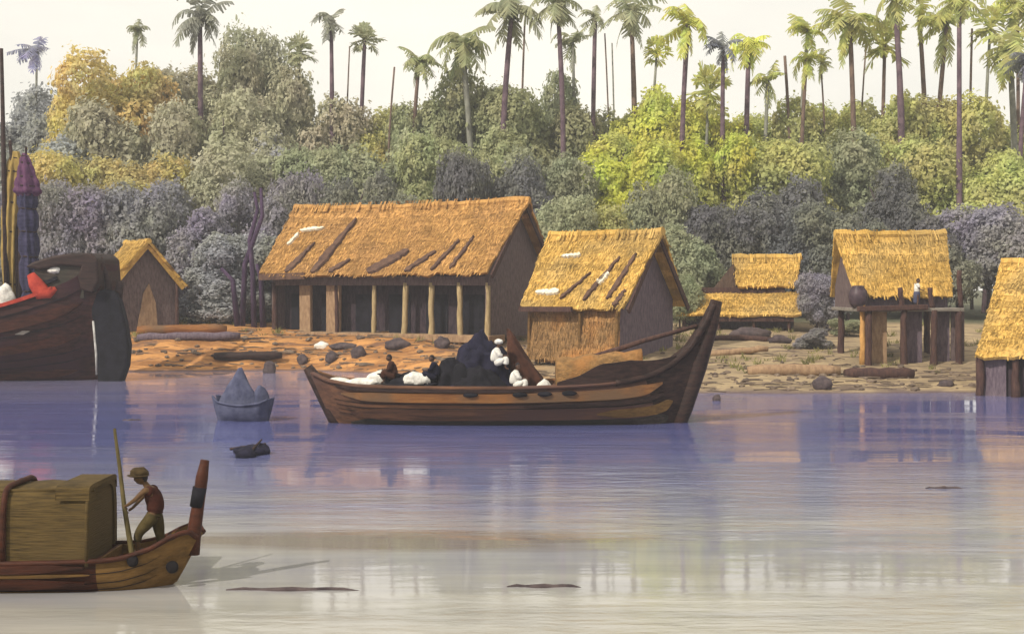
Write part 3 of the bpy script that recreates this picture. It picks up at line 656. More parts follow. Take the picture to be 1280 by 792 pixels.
# --- near boat with mat cabin
NY = 23.5
nb = thing('mat_cabin_boat', 'brown wooden boat with a mat-roofed cabin and upright post at its end', 'boat', (0, NY, 0))
st2 = refine([(-15.5, -15.0, .3, 1.0, -.35), (-14, -13.8, .62, .72, -.4), (-11.5, -11.5, .8, .58, -.4), (-9.5, -9.5, .85, .56, -.4), (-7.6, -7.6, .78, .58, -.4), (-7.0, -7.05, .68, .62, -.38), (-6.5, -6.7, .56, .76, -.32), (-6.1, -6.5, .44, .96, -.22), (-5.85, -6.35, .32, 1.02, -.12), (-5.72, -6.15, .2, .9, .05)])
i_p = next(i for i, s in enumerate(st2) if s[0] > -7.45)
hull(nb, 'hull', st2[:i_p + 1], 'wood_red', .06); hull(nb, 'carved_end', st2[i_p:], 'wood_ochre', .07)
strake(nb, 'strake', st2, -15, -7.6, .0, .20, 'wood_red', .07); strake(nb, 'strake', st2, -15, -7.6, .30, .52, 'wood_red', .08)
strake(nb, 'strake', st2, -14.8, -7.4, .215, .285, 'wood_ochre', .05)
strake(nb, 'strake', st2, -15, -7.6, .56, .66, 'wood_ochre', .05)
for v in (.235, .42, .55): strake(nb, 'plank_seam', st2, -15, -6.2, v, v + .012, 'black_paint', .012)
rail(nb, 'gunwale', st2, -15.3, -5.7, .05, 'wood_red', -1); rail(nb, 'gunwale', st2, -15.3, -5.7, .06, 'wood_red', 1)
deck(nb, st2, -14.5, -6.3, .42, 'wood_red')
mb = MB(); mb.tube([(-5.86, -.05, .55), (-5.83, -.02, 1.0), (-5.76, 0, 1.5), (-5.70, .01, 1.95), (-5.64, .02, 2.27)], [.13, .125, .11, .115, .08], 10, wob=.06); mb.build('end_post', M['wood_red'], nb, smooth=True)
mb = MB(); mb.tube([(-5.79, -.01, 1.42), (-5.73, 0, 1.78)], [.125, .128], 10); mb.build('post_wrap', M['black_paint'], nb, smooth=True)
mb = MB(); mb.box((-6.15, 0, .78), (.42, .34, .2), jit=.02); mb.build('end_block', M['wood_red'], nb, bevel=.05)
mb = MB(); mb.box((-6.85, -.05, .53), (.34, 1.05, .07)); mb.build('thwart', M['wood_red'], nb, bevel=.015)
for px, py, r in ((212, 711, .115), (167, 700, .105)):
    x = W(px, py, NY - .62).x; s = min(st2, key=lambda q: abs(q[0] - x)); z = W(px, py, NY - .62).z
    p = sec(s, max(.03, (s[3] - z) / (s[3] - s[4])))
    mb = MB(); mb.blob((0, 0, 0), (r, .06, r), 1, .05, sub=3); mb.build('eye_boss', M['eye_dark'], nb, loc=(x, p.y - .06, z), smooth=True)
# cabin: barrel of matting
def arch(hw, z0, zt, n=14):
    pts = []
    for i in range(n + 1):
        a = math.pi * i / n
        pts.append((-hw * math.copysign(abs(math.cos(a)) ** .3, math.cos(a)), z0 + (zt - z0) * abs(math.sin(a)) ** .4))
    return pts
mb = MB(); A = arch(.80, .52, 1.84); B = arch(.74, .52, 1.78); vs = []; X0, X1 = -12.6, -7.52; k = 14; n = len(A)
for i in range(k + 1):
    x = X0 + (X1 - X0) * i / k; w = .014 * math.sin(i * 2.4)
    vs += [(x, y * (1 + w), z + w) for y, z in A] + [(x, y, z) for y, z in B]
fs = []
for i in range(k):
    for j in range(n - 1):
        a = i * 2 * n + j; fs += [(a, a + 2 * n, a + 2 * n + 1, a + 1), (a + n, a + n + 1, a + 3 * n + 1, a + 3 * n)]
for i in (0, k):
    for j in range(n - 1):
        a = i * 2 * n + j; fs.append((a, a + 1, a + n + 1, a + n))
mb.add(vs, fs); cab = mb.build('cabin', M['mat_cabin'], nb, smooth=True)
cab.modifiers.new('edge', 'EDGE_SPLIT').split_angle = R(50)
def hoop(x, mat, r, g=1.03, name='hoop'):
    mb = MB(); mb.tube([(x, y * g, (z - .5) * g + .5) for y, z in arch(.80, .5, 1.84, 18)], [r] * 19, 8); return mb.build(name, M[mat], cab, smooth=True)
mb = MB(); E_ = arch(.75, .5, 1.79); n = len(E_)
mb.add([(X1 - .04, y, z) for y, z in E_] + [(X1 - .10, y, z) for y, z in E_], [tuple(range(n)), tuple(reversed(range(n, 2 * n)))] + [(i, i + n, (i + 1) % n + n, (i + 1) % n) for i in range(n)])
mb.build('end_mat', M['mat_cabin'], cab)
hoop(-9.02, 'wood_red', .055, 1.035); hoop(X1 - .02, 'mat_cabin', .035); hoop(-11.0, 'wood_red', .055, 1.035)
mb = MB()
mb.tube([(X0, -.58, 1.80), (-9, -.58, 1.80), (X1 + .04, -.58, 1.82)], [.035] * 3, 8); mb.build('roof_pole', M['mat_cabin'], cab, smooth=True)
mb = MB(); P = arch(.80, 1.76, 1.93, 10)
vs = [(x, y, z + .0) for x in (-8.1, -7.5) for y, z in P] + [(x, y, z - .1) for x in (-8.1, -7.5) for y, z in P]; n = len(P)
fs = [(j, j + 1, n + j + 1, n + j) for j in range(n - 1)] + [(2 * n + j, 3 * n + j, 3 * n + j + 1, 2 * n + j + 1) for j in range(n - 1)] + [(j, 2 * n + j, 2 * n + j + 1, j + 1) for j in range(n - 1)] + [(n + j, n + j + 1, 3 * n + j + 1, 3 * n + j) for j in range(n - 1)]
mb.add(vs, fs); mb.build('roof_flap', M['mat_cabin'], cab)

# --- big dark sailing boat beside the bank
LY = 74.0; u = LY / 1600
lb = thing('sailing_boat', 'large dark sailing boat with red rail moored by the bank, its rudder towards the huts', 'boat', (0, LY, 0))
X = lambda px: (px - 640) * u
Zp = lambda py: CAM_Z + (355 - py) * u
st3 = refine([(X(-330), X(-300), .8, Zp(330), -.8), (X(-230), X(-215), 2.3, Zp(385), -.8), (X(-100), X(-100), 2.9, Zp(392), -.8), (X(0), X(0), 2.9, Zp(386), -.8), (X(50), X(50), 2.7, Zp(372), -.8), (X(100), X(92), 2.2, Zp(352), -.8), (X(138), X(120), 1.5, Zp(330), -.7)])
hull(lb, 'hull', st3, 'wood_maroon', .14)
strake(lb, 'red_rail', st3, X(-320), X(84), .0, .04, 'red_cloth', .16, taper=False, dz=.06)
strake(lb, 'strake', st3, X(-300), X(125), .20, .30, 'wood_red', .12); strake(lb, 'strake', st3, X(-300), X(120), .46, .55, 'wood_red', .12); strake(lb, 'strake', st3, X(-300), X(118), .76, .84, 'wood_red', .12)
for v in (.13, .36, .62, .70): strake(lb, 'plank_seam', st3, X(-300), X(126), v, v + .008, 'black_paint', .06)
strake(lb, 'bare_patch', st3, X(34), X(66), .33, .37, 'wood_grey', .16)
deck(lb, st3, X(-280), X(135), Zp(398), 'wood_grey')
mb = MB(); mb.tube([(X(130), -1.3, Zp(466)), (X(130), -1.35, Zp(440)), (X(127), -1.5, Zp(400))], [.06, .09, .06], 8); mb.build('white_strip', M['white_paint'], lb, smooth=True)
# rudder
prof = [(118, 372), (126, 364), (140, 361), (155, 365), (160, 380), (165, 400), (170, 430), (168, 455), (160, 478), (132, 482), (131, 440), (126, 400)]
mb = MB(); mb.prism([(X(a), Zp(b)) for a, b in prof], .9); mb.build('rudder', M['black_paint'], lb, loc=(0, -1.5, 0), bevel=.15)
mb = MB(); mb.tube([(X(143), -1.0, Zp(366)), (X(141), -1.0, Zp(348)), (X(136), -1.0, Zp(335)), (X(133), -1.0, Zp(322))], [.24, .18, .15, .12], 8); mb.build('tiller_post', M['wood_dark'], lb, smooth=True)
mb = MB(); mb.tube([(X(152), -.8, Zp(372)), (X(156), -.8, Zp(352))], [.3, .2], 8); mb.build('rudder_head', M['wood_dark'], lb, smooth=True)
# deck house with dark arched roof
mb = MB(); mb.prism([(X(58), Zp(372)), (X(58), Zp(338)), (X(118), Zp(326)), (X(118), Zp(372))], 3.6); mb.build('deckhouse', M['wood_stain'], lb, loc=(0, -1.85, 0))
roofp = [(48, 334), (58, 328), (80, 321), (105, 317), (128, 317), (136, 324), (138, 352), (130, 366), (116, 362), (112, 345), (116, 334), (92, 332), (66, 338)]
mb = MB(); mb.prism([(X(a), Zp(b)) for a, b in roofp], 4.2); mb.build('deckhouse_roof', M['wood_dark'], lb, loc=(0, -2.1, 0), bevel=.12)
mb = MB(); mb.beam((X(66), -1.93, Zp(356)), (X(86), -1.93, Zp(347)), .1, .22); mb.build('shutter', M['black_paint'], lb)
mb = MB(); mb.tube([(X(8), .2, Zp(400)), (X(4), .2, Zp(250)), (X(0), .2, Zp(60))], [.17, .15, .10], 10); mb.build('mast', M['wood_dark'], lb, smooth=True)
mb = MB(); mb.tube([(X(20), .4, Zp(385)), (X(17), .4, Zp(260)), (X(9), .4, Zp(175))], [.15, .14, .1], 8); mb.build('spar', M['wood_dark'], lb, smooth=True)
def furl(name, mat, prof, y0, folds, seed):
    rnd = random.Random(seed); mb = MB(); n = 48; vs = []; prof = refine([(a, a, b, r) for a, b, r in prof], 5)
    for i, (a, _, b, r) in enumerate(prof):
        t = i / (len(prof) - 1); pinch = 1 - .22 * math.exp(-((t * 5 % 1 - .5) / .10) ** 2)
        for j in range(n):
            an = 2 * math.pi * j / n + .5 * t; f = 1 + .13 * math.sin(folds * an + seed) + .07 * math.sin(folds * 1.7 * an + 5 * t) + .05 * mnoise.noise(Vector((math.cos(an) * 2, math.sin(an) * 2, t * 8)))
            vs.append((X(a) + r * pinch * f * math.cos(an), y0 + r * pinch * f * math.sin(an), Zp(b)))
    k = len(prof); fs = [(i * n + j, i * n + (j + 1) % n, (i + 1) * n + (j + 1) % n, (i + 1) * n + j) for i in range(k - 1) for j in range(n)] + [tuple(reversed(range(n))), tuple(range((k - 1) * n, k * n))]
    mb.add(vs, fs); o = mb.build(name, M[mat], lb, smooth=True)
    for q in range(5):
        t = (q + .5) / 5; a, _, b, r = prof[min(k - 1, int(round(t * (k - 1))))]; rg = MB()
        rg.tube([(X(a) + r * .84 * math.cos(w * .5236), y0 + r * .84 * math.sin(w * .5236), Zp(b) + .03 * math.sin(w)) for w in range(13)], .05, 6); rg.build('lashing', M['wood_dark'], o)
    return o
furl('furled_sail', 'ochre_cloth', [(8, 372, .34), (8, 320, .46), (10, 270, .52), (13, 230, .54), (15, 205, .46), (14, 188, .2)], .6, 7, 1)
furl('wrapped_mast', 'navy_wrap', [(42, 382, .52), (40, 330, .56), (38, 290, .54), (37, 255, .52), (36, 226, .44)], -.3, 9, 2)
mb = MB(); mb.tube([(X(36), -.3, Zp(240)), (X(35), -.3, Zp(184))], [.1, .07], 8); mb.build('mast_top', M['wood_dark'], lb)
furl('mast_cap', 'purple_cloth', [(37, 246, .50), (37, 240, .72), (36, 228, .64), (35, 212, .46), (34, 200, .30), (33, 192, .10)], -.3, 6, 3)
mb = MB(); mb.tube([(X(27), -.1, Zp(385)), (X(26), -.1, Zp(250))], [.16, .12], 8); mb.build('spar', M['wood_dark'], lb, smooth=True)
mb = MB(); vs = [(88, 360, .12), (80, 366, .34), (71, 366, .46), (63, 354, .38), (57, 343, .22)]
mb.tube([(X(a), -2.3, Zp(b)) for a, b, r in vs], [r for a, b, r in vs], 12, wob=.1); tag(mb.build('red_cloth', M['red_cloth'], loc=(0, LY, 0), smooth=True), 'bright red cloth bundle thrown over the rail of the dark sailing boat', 'cloth')
for px, py, d, lab in ((4, 372, (.65, .4, .75), 'white sack by the mast of the dark sailing boat'), (68, 338, (.42, .3, .22), 'small white bundle on top of the red cloth')):
    p = W(px, py, LY - 1.7); mb = MB(); mb.blob((0, 0, 0), d, px, .2, 1.5, 3); tag(mb.build('white_sack', M['white_cloth'], loc=p, smooth=True), lab, 'sack')

# --- little skiff with covered heaps
sk = thing('skiff', 'small slate-dark skiff floating between the bank and the cargo boat', 'boat', (W(302, 500, 51.5).x, 51.8, 0), R(-8))
st4 = refine([(-1.25, -1.0, .22, 1.0, -.2), (-.9, -.8, .5, .78, -.3), (0, 0, .68, .66, -.3), (.85, .75, .55, .74, -.3), (1.22, 1.0, .3, .9, -.2)])
hull(sk, 'hull', st4, 'slate_cloth', .05); deck(sk, st4, -1.1, 1.1, .4, 'slate_cloth'); rail(sk, 'gunwale', st4, -1.2, 1.2, .045, 'slate_cloth', -1); rail(sk, 'gunwale', st4, -1.2, 1.2, .045, 'slate_cloth', 1)
sx, sy = sk.location.x, sk.location.y
heap('covered_heap', 'tall pointed heap under slate-blue cloth in the small skiff', 'cargo', (sx - .12, sy, .42), (.8, .5, 1.75), 'slate_cloth', 11, .15, 1.4, 1.15)
heap('covered_heap', 'lower rounded heap under slate-blue cloth in the small skiff', 'cargo', (sx + .68, sy, .42), (.42, .42, .95), 'slate_cloth', 12, .15, 1.4, .55)

# ------------------------------------------------------------------ people
def skin_mesh(chains):
    """chains: list of (points, edges, radii) grown with the Skin modifier and returned as bmesh-able lists"""
    vs, es, rs, roots = [], [], [], []
    for P, E, RR in chains:
        n = len(vs); roots.append(n); vs += [tuple(p) for p in P]; es += [(a + n, b + n) for a, b in E]; rs += RR
    me = bpy.data.meshes.new('grow'); me.from_pydata(vs, es, []); me.update()
    o = bpy.data.objects.new('grow', me); COL.objects.link(o)
    o.modifiers.new('skin', 'SKIN'); s = o.modifiers.new('sub', 'SUBSURF'); s.levels = s.render_levels = 2
    sv = me.skin_vertices[0].data
    for i, r in enumerate(rs): sv[i].radius = r if isinstance(r, tuple) else (r, r); sv[i].use_root = i in roots
    dg = bpy.context.evaluated_depsgraph_get(); dg.update()
    ev = bpy.data.meshes.new_from_object(o.evaluated_get(dg)); out = ([v.co.copy() for v in ev.vertices], [tuple(p.vertices) for p in ev.polygons])
    bpy.data.objects.remove(o); bpy.data.meshes.remove(me); bpy.data.meshes.remove(ev)
    return out
def head_mesh(c, fwd, up=Vector((0, 0, 1)), size=.115):
    f = Vector(fwd).normalized(); up = (up - f * up.dot(f)).normalized(); s = up.cross(f)
    bm = bmesh.new(); bmesh.ops.create_uvsphere(bm, u_segments=28, v_segments=20, radius=1); vs = []
    g = lambda d, q, w: math.exp(-((d - Vector(q)).length / w) ** 2)
    for v in bm.verts:
        d = v.co.normalized()                       # x forward, y left, z up
        r = Vector((d.x * .95, d.y * .78, d.z * 1.12))
        if d.z < 0 and d.x > -.2: r.y *= 1 + .22 * d.z
        if d.x < 0: r.z += .02
        k = .20 * g(d, (.98, 0, -.12), .17) + .07 * g(d, (.98, 0, .08), .12) + .05 * g(d, (.9, 0, .38), .3) + .09 * g(d, (.80, 0, -.62), .22)
        k -= .09 * (g(d, (.88, .34, .1), .15) + g(d, (.88, -.34, .1), .15)) + .05 * g(d, (.90, 0, -.40), .07)
        k += .05 * g(d, (.92, 0, -.33), .09) + .04 * g(d, (.88, 0, -.47), .09)
        k += .22 * (g(d, (-.05, .99, -.02), .14) + g(d, (-.05, -.99, -.02), .14))
        r += d * k
        vs.append(Vector(c) + (f * r.x + s * r.y + up * r.z) * size)
    fs = [tuple(v.index for v in q.verts) for q in bm.faces]; bm.free()
    return vs, fs, f, s, up
def hand(wrist, palm, curl, thumb_side):
    """finger chains rooted inside the palm; curl is the direction the fingers bend to"""
    d = (palm - wrist).normalized(); c = Vector(curl); c = (c - d * c.dot(d)).normalized(); sd = d.cross(c) * thumb_side
    out = []
    for i, ln in enumerate((.070, .080, .074, .058)):
        b = palm + sd * (.03 - .02 * i) + d * .012; l = ln
        P = [b, b + d * l * .45 + c * .01, b + d * l * .68 + c * l * .38, b + d * l * .52 + c * l * .72]
        out.append((P, [(0, 1), (1, 2), (2, 3)], [.0098, .009, .0085, .007]))
    b = palm + sd * .025 - d * .02
    out.append(([b, b + sd * .03 + d * .015, b + sd * .04 + d * .04 + c * .025], [(0, 1), (1, 2)], [.011, .010, .008]))
    return out
def person(label, loc, J, look, skin, parts, group=None, hat=None, curl=(1, 0, 0), scale=1.0):
    """J: joints in metres relative to loc. parts: {name: (material, [chains of joint names], radius factor)}"""
    J = {k: Vector(v) * scale for k, v in J.items()}
    t = thing('person', label, 'person', loc, 0, group)
    order = ['pelvis', 'waist', 'chest', 'neck', 'skull']
    rad = {'pelvis': (.125, .10), 'waist': (.115, .088), 'chest': (.145, .10), 'neck': .052, 'skull': .06, 'sh': .062, 'el': .043, 'wr': .028, 'pa': (.036, .02), 'hip': .092, 'kn': .06, 'an': .040, 'fo': (.042, .03), 'to': (.036, .02)}
    names = order + [a + s for s in 'LR' for a in ('sh', 'el', 'wr', 'pa', 'hip', 'kn', 'an', 'fo', 'to')]
    idx = {n: i for i, n in enumerate(names)}
    E = [('pelvis', 'waist'), ('waist', 'chest'), ('chest', 'neck'), ('neck', 'skull')]
    for s in 'LR':
        E += [('chest', 'sh' + s), ('sh' + s, 'el' + s), ('el' + s, 'wr' + s), ('wr' + s, 'pa' + s), ('pelvis', 'hip' + s), ('hip' + s, 'kn' + s), ('kn' + s, 'an' + s), ('an' + s, 'fo' + s), ('fo' + s, 'to' + s)]
    key = lambda n: n if n in rad else n[:-1]
    sc = lambda r, f=1: tuple(q * f * scale for q in r) if isinstance(r, tuple) else r * f * scale
    chains = [([J[n] for n in names], [(idx[a], idx[b]) for a, b in E], [sc(rad[key(n)]) for n in names])]
    for s, ts in (('L', 1), ('R', -1)): chains += hand(J['wr' + s], J['pa' + s], curl, ts)
    vs, fs = skin_mesh(chains)
    hv, hf, f, sdv, up = head_mesh(J['head'], look, size=.118 * scale)
    mb = MB(); mb.add(vs, fs); mb.add(hv, hf); body = mb.build('body', M[skin], t, smooth=True)
    for s in (-1, 1):
        mb = MB(); mb.blob((0, 0, 0), (.016, .016, .012), 1, 0, sub=2); mb.build('eye', M['eye_dark'], t, loc=J['head'] + (f * .83 + sdv * s * .30 + up * .10) * .118 * scale, smooth=True)
    # hair cap
    vs, fs, *_ = head_mesh(J['head'] - f * .012 + up * .012, look, size=.123 * scale)
    keep = [i for i, v in enumerate(vs) if (v - J['head']).dot(up) > .02 * scale + .55 * max(0, (v - J['head']).dot(f)) or (v - J['head']).dot(f) < -.03 * scale]
    ks = set(keep); ff = [q for q in fs if all(i in ks for i in q)]
    mb = MB(); mb.add(vs, ff); mb.build('hair', M['hair'], t, smooth=True)
    for nm, (mt, chs, fac) in parts.items():
        cc = []
        for ch in chs:
            P = []; RR = []
            for q in ch:
                if isinstance(q, tuple): a, b, k, r = q; P.append(J[a].lerp(J[b], k)); RR.append(r * scale)
                else: P.append(J[q]); RR.append(sc(rad[key(q)], fac))
            cc.append((P, [(i, i + 1) for i in range(len(P) - 1)], RR))
        v, f_ = skin_mesh(cc); mb = MB(); mb.add(v, f_); mb.build(nm, M[mt], t, smooth=True)
    if hat: hat(t, J['head'], f, sdv, up, scale)
    return t

def wrap_hat(t, c, f, s, up, sc):
    mb = MB(); mb.blob((0, 0, 0), (.17 * sc, .16 * sc, .105 * sc), 4, .12, 2.2, 3)
    o = mb.build('hat', M['hat_brown'], t, loc=c + up * .085 * sc + f * .01, smooth=True)
    mb = MB(); mb.blob((0, 0, 0), (.20 * sc, .19 * sc, .03 * sc), 5, .08, 2.2, 3); mb.build('brim', M['hat_brown'], o, loc=-up * .035 * sc + f * .03, smooth=True)

# boatman poling at the end of the near boat
FX, FZ = -6.72, .50
man = person('boatman in a maroon vest and brown hat leaning on a long pole', (FX, NY - .05, FZ),
    dict(pelvis=(.16, 0, .78), waist=(.20, 0, .95), chest=(.14, 0, 1.16), neck=(.02, -.01, 1.33), skull=(-.03, -.01, 1.40), head=(-.075, -.01, 1.465),
         shL=(.06, -.19, 1.27), elL=(-.12, -.24, 1.09), wrL=(-.27, -.19, .985), paL=(-.335, -.17, .96),
         shR=(.08, .19, 1.26), elR=(-.10, .22, 1.08), wrR=(-.24, .05, .90), paR=(-.30, -.03, .86),
         hipL=(.13, -.10, .72), knL=(-.10, -.14, .45), anL=(-.10, -.13, .10), foL=(-.15, -.13, .045), toL=(-.27, -.14, .03),
         hipR=(.19, .10, .72), knR=(.24, .13, .36), anR=(.30, .13, -.0), foR=(.26, .13, -.045), toR=(.14, .14, -.06)),
    (-1, -.1, -.25), 'skin',
    {'vest': ('maroon_cloth', [[('pelvis', 'waist', .1, .175), ('pelvis', 'waist', 1, .17), ('waist', 'chest', .6, .18), ('chest', 'neck', .2, .16), ('chest', 'neck', .62, .09)], [('chest', 'shL', .3, .14), ('chest', 'shL', .98, .10)], [('chest', 'shR', .3, .14), ('chest', 'shR', .98, .10)]], 1.0),
     'trousers': ('olive_cloth', [[('pelvis', 'waist', .5, .165), ('pelvis', 'waist', -.3, .16)], [('pelvis', 'hipL', .3, .15), 'hipL', ('hipL', 'knL', .5, .118), 'knL', ('knL', 'anL', .45, .085)], [('pelvis', 'hipR', .3, .15), 'hipR', ('hipR', 'knR', .5, .118), 'knR', ('knR', 'anR', .45, .085)]], 1.35),
     'sash': ('maroon_cloth', [[('pelvis', 'waist', .25, .185), ('pelvis', 'waist', .65, .18)]], 1)}, hat=wrap_hat, curl=(.2, 1, 0))
# pole: passes through both hands
hp = man.location + Vector((-.345, -.13, .96)); lowp = Vector((W(166, 703, NY - .45).x, NY - .42, W(166, 703, NY - .45).z))
d = (hp - lowp); top = hp + d.normalized() * 1.45
mb = MB(); mb.tube([lowp - d.normalized() * .1, lowp, lowp.lerp(hp, .5), hp, hp.lerp(top, .5) + Vector((.03, 0, 0)), top + Vector((.05, 0, 0))], [.055, .055, .05, .042, .036, .028], 8, wob=.06)
tag(mb.build('boat_pole', M['pole_olive'], smooth=True), 'long bent pole held by the boatman in the maroon vest', 'pole')

def seated(fx, back=0):
    """seated pose, facing +x * fx; origin at the seat"""
    q = lambda x, y, z: (x * fx, y, z)
    return dict(pelvis=q(0, 0, .10), waist=q(-.03 + back, 0, .28), chest=q(.02 + back, 0, .50), neck=q(.06 + back, 0, .66), skull=q(.08 + back, 0, .72), head=q(.11 + back, 0, .80),
        shL=q(.02 + back, -.18, .60), elL=q(.14, -.25, .36), wrL=q(.34, -.17, .34), paL=q(.41, -.14, .34),
        shR=q(.02 + back, .18, .60), elR=q(.14, .25, .36), wrR=q(.34, .17, .34), paR=q(.41, .14, .34),
        hipL=q(.05, -.10, .09), knL=q(.40, -.16, .26), anL=q(.36, -.14, -.10), foL=q(.40, -.14, -.15), toL=q(.50, -.14, -.17),
        hipR=q(.05, .10, .09), knR=q(.40, .16, .26), anR=q(.36, .14, -.10), foR=q(.40, .14, -.15), toR=q(.50, .14, -.17))
def robe(mt):
    return {'robe': (mt, [[('pelvis', 'waist', 0, .24), ('pelvis', 'waist', 1, .22), ('waist', 'chest', .6, .22), ('chest', 'neck', .3, .19), ('chest', 'neck', .75, .10)], [('chest', 'shL', .4, .15), ('chest', 'shL', 1, .12), ('shL', 'elL', .6, .10), ('shL', 'elL', 1, .085), ('elL', 'wrL', .6, .07)], [('chest', 'shR', .4, .15), ('chest', 'shR', 1, .12), ('shR', 'elR', .6, .10), ('shR', 'elR', 1, .085), ('elR', 'wrR', .6, .07)]], 1),
            'wrap_skirt': (mt, [[('pelvis', 'hipL', .2, .18), ('pelvis', 'hipL', 1, .17), ('hipL', 'knL', .5, .16), ('hipL', 'knL', 1, .14), ('knL', 'anL', .75, .13)], [('pelvis', 'hipR', .2, .18), ('pelvis', 'hipR', 1, .17), ('hipR', 'knR', .5, .16), ('hipR', 'knR', 1, .14), ('knR', 'anR', .75, .13)]], 1)}
GP = 'passengers on the cargo boat'
def scarf(mt):
    def f_(t, c, f, s, up, sc):
        mb = MB(); mb.blob((0, 0, 0), (.17 * sc, .16 * sc, .11 * sc), 6, .12, 2, 3); mb.build('headcloth', M[mt], t, loc=c + up * .09 * sc - f * .02, smooth=True)
    return f_
person('passenger in white robe and headcloth seated high beside the dark cargo mound', (-.62, BY - .95, 2.36), seated(1), (1, -.7, -.1), 'skin_dark', robe('white_cloth'), GP, hat=scarf('white_cloth'), scale=1.0)
person('bareheaded passenger in white robe seated low below the white-scarfed one', (.12, BY - 1.2, 1.5), seated(1), (.8, -1, 0), 'skin_dark', robe('white_cloth'), GP, scale=1.0)
person('hunched passenger wrapped in reddish-brown cloth beside the plump white sack', (-4.7, BY - .3, 1.78), seated(-1, .06), (-1, -.5, -.2), 'skin_dark', robe('brown_cloth'), GP, scale=1.0)
person('passenger in black clothes seated against the dark cargo mound', (-3.05, BY - .7, 1.78), seated(-1), (-1, -.6, 0), 'skin_dark', robe('navy_cloth'), GP, scale=1.0)
q = W(1137, 383, 74.0)
stand = dict(pelvis=(0, 0, .88), waist=(0, 0, 1.05), chest=(0, 0, 1.25), neck=(.03, 0, 1.42), skull=(.05, 0, 1.48), head=(.08, 0, 1.56),
    shL=(0, -.19, 1.36), elL=(.06, -.26, 1.1), wrL=(.24, -.22, 1.02), paL=(.31, -.2, 1.02), shR=(0, .19, 1.36), elR=(-.02, .26, 1.1), wrR=(.06, .25, .86), paR=(.07, .25, .79),
    hipL=(0, -.1, .84), knL=(.02, -.11, .46), anL=(-.01, -.12, .08), foL=(.03, -.12, .04), toL=(.15, -.13, .025), hipR=(0, .1, .84), knR=(.02, .11, .46), anR=(-.01, .12, .08), foR=(.03, .12, .04), toR=(.15, .13, .025))
rt = Matrix.Rotation(stilt.rotation_euler.z, 3, 'Z'); wp = stilt.location + rt @ Vector((.55, -2.6, 3.03))
person('villager in white standing on the platform of the stilt house', wp, stand, (.6, -1, -.1), 'skin_dark', {'shirt': ('white_cloth', [[('pelvis', 'waist', 0, .19), ('pelvis', 'waist', 1, .18), ('waist', 'chest', .6, .19), ('chest', 'neck', .3, .17), ('chest', 'neck', .7, .10)], [('chest', 'shL', .4, .14), ('chest', 'shL', 1, .11), ('shL', 'elL', .8, .09)], [('chest', 'shR', .4, .14), ('chest', 'shR', 1, .11), ('shR', 'elR', .8, .09)]], 1.0),
    'wrap_skirt': ('slate_cloth', [[('pelvis', 'waist', .4, .2), ('pelvis', 'waist', 0, .21), ('pelvis', 'anR', .5, .2), ('pelvis', 'anR', .85, .2)]], 1.3)})
wp = stilt.location + rt @ Vector((-2.95, -2.5, 3.02))
mb = MB(); mb.lathe([(.28, 0), (.5, .25), (.58, .65), (.5, 1.0), (.34, 1.2), (.36, 1.27), (.2, 1.3)], (0, 0, 0), 18)
tag(mb.build('storage_jar', M['jar'], loc=wp, smooth=True), 'big dark jar on the corner of the stilt house platform', 'jar')

# ------------------------------------------------------------------ things on the banks
def on_ground(px, Y, dz=0):
    x = (px - 640) / 1600 * Y; return Vector((x, Y, ground(x, Y) + dz))
def log(label, px0, px1, py, Y, r, mat, tilt=0, dzz=None, wob=.08, name='log'):
    a, b = W(px0, py, Y), W(px1, py + tilt, Y); k = 8
    mid = (a + b) / 2; gzz = max(ground(mid.x, Y), 0)
    off = Vector((0, 0, gzz + r * .75 - mid.z)) if dzz is None else Vector((0, 0, dzz))
    mb = MB(); mb.tube([a.lerp(b, i / k) + off + Vector((0, random.uniform(-.05, .05), random.uniform(-.04, .04))) for i in range(k + 1)], [r * (.75 if i in (0, k) else 1) for i in range(k + 1)], 9, wob=wob)
    return tag(mb.build(name, M[mat], smooth=True), label, 'log', 'logs lying on the river banks')
log('short dark log lying on the tan mud below the stilt house', 1056, 1142, 469, 69.0, .33, 'post_dark', 1)
log('long dark log at the water edge under the long house end', 268, 352, 449, 82.6, .28, 'wood_dark', -1)
log('dark violet log along the terrace beside the rudder of the sailing boat', 172, 300, 431, 86.0, .30, 'wall_violet', -2)
log('brown-orange squared log on top of the terrace before the small hut', 172, 283, 412, 89.5, .34, 'wood_orange', -2)
log('thin brown log lying across the mud below the two-tier house', 880, 965, 418, 83.0, .2, 'post_dark', 2)
log('pale brown log sunk in the bank nearer than the thin brown one', 870, 960, 436, 77.0, .2, 'wall_tan', -8)
log('long weathered grey-brown log flat on the bank near the tall prow', 935, 1050, 465, 70.0, .34, 'wall_tan', 0)
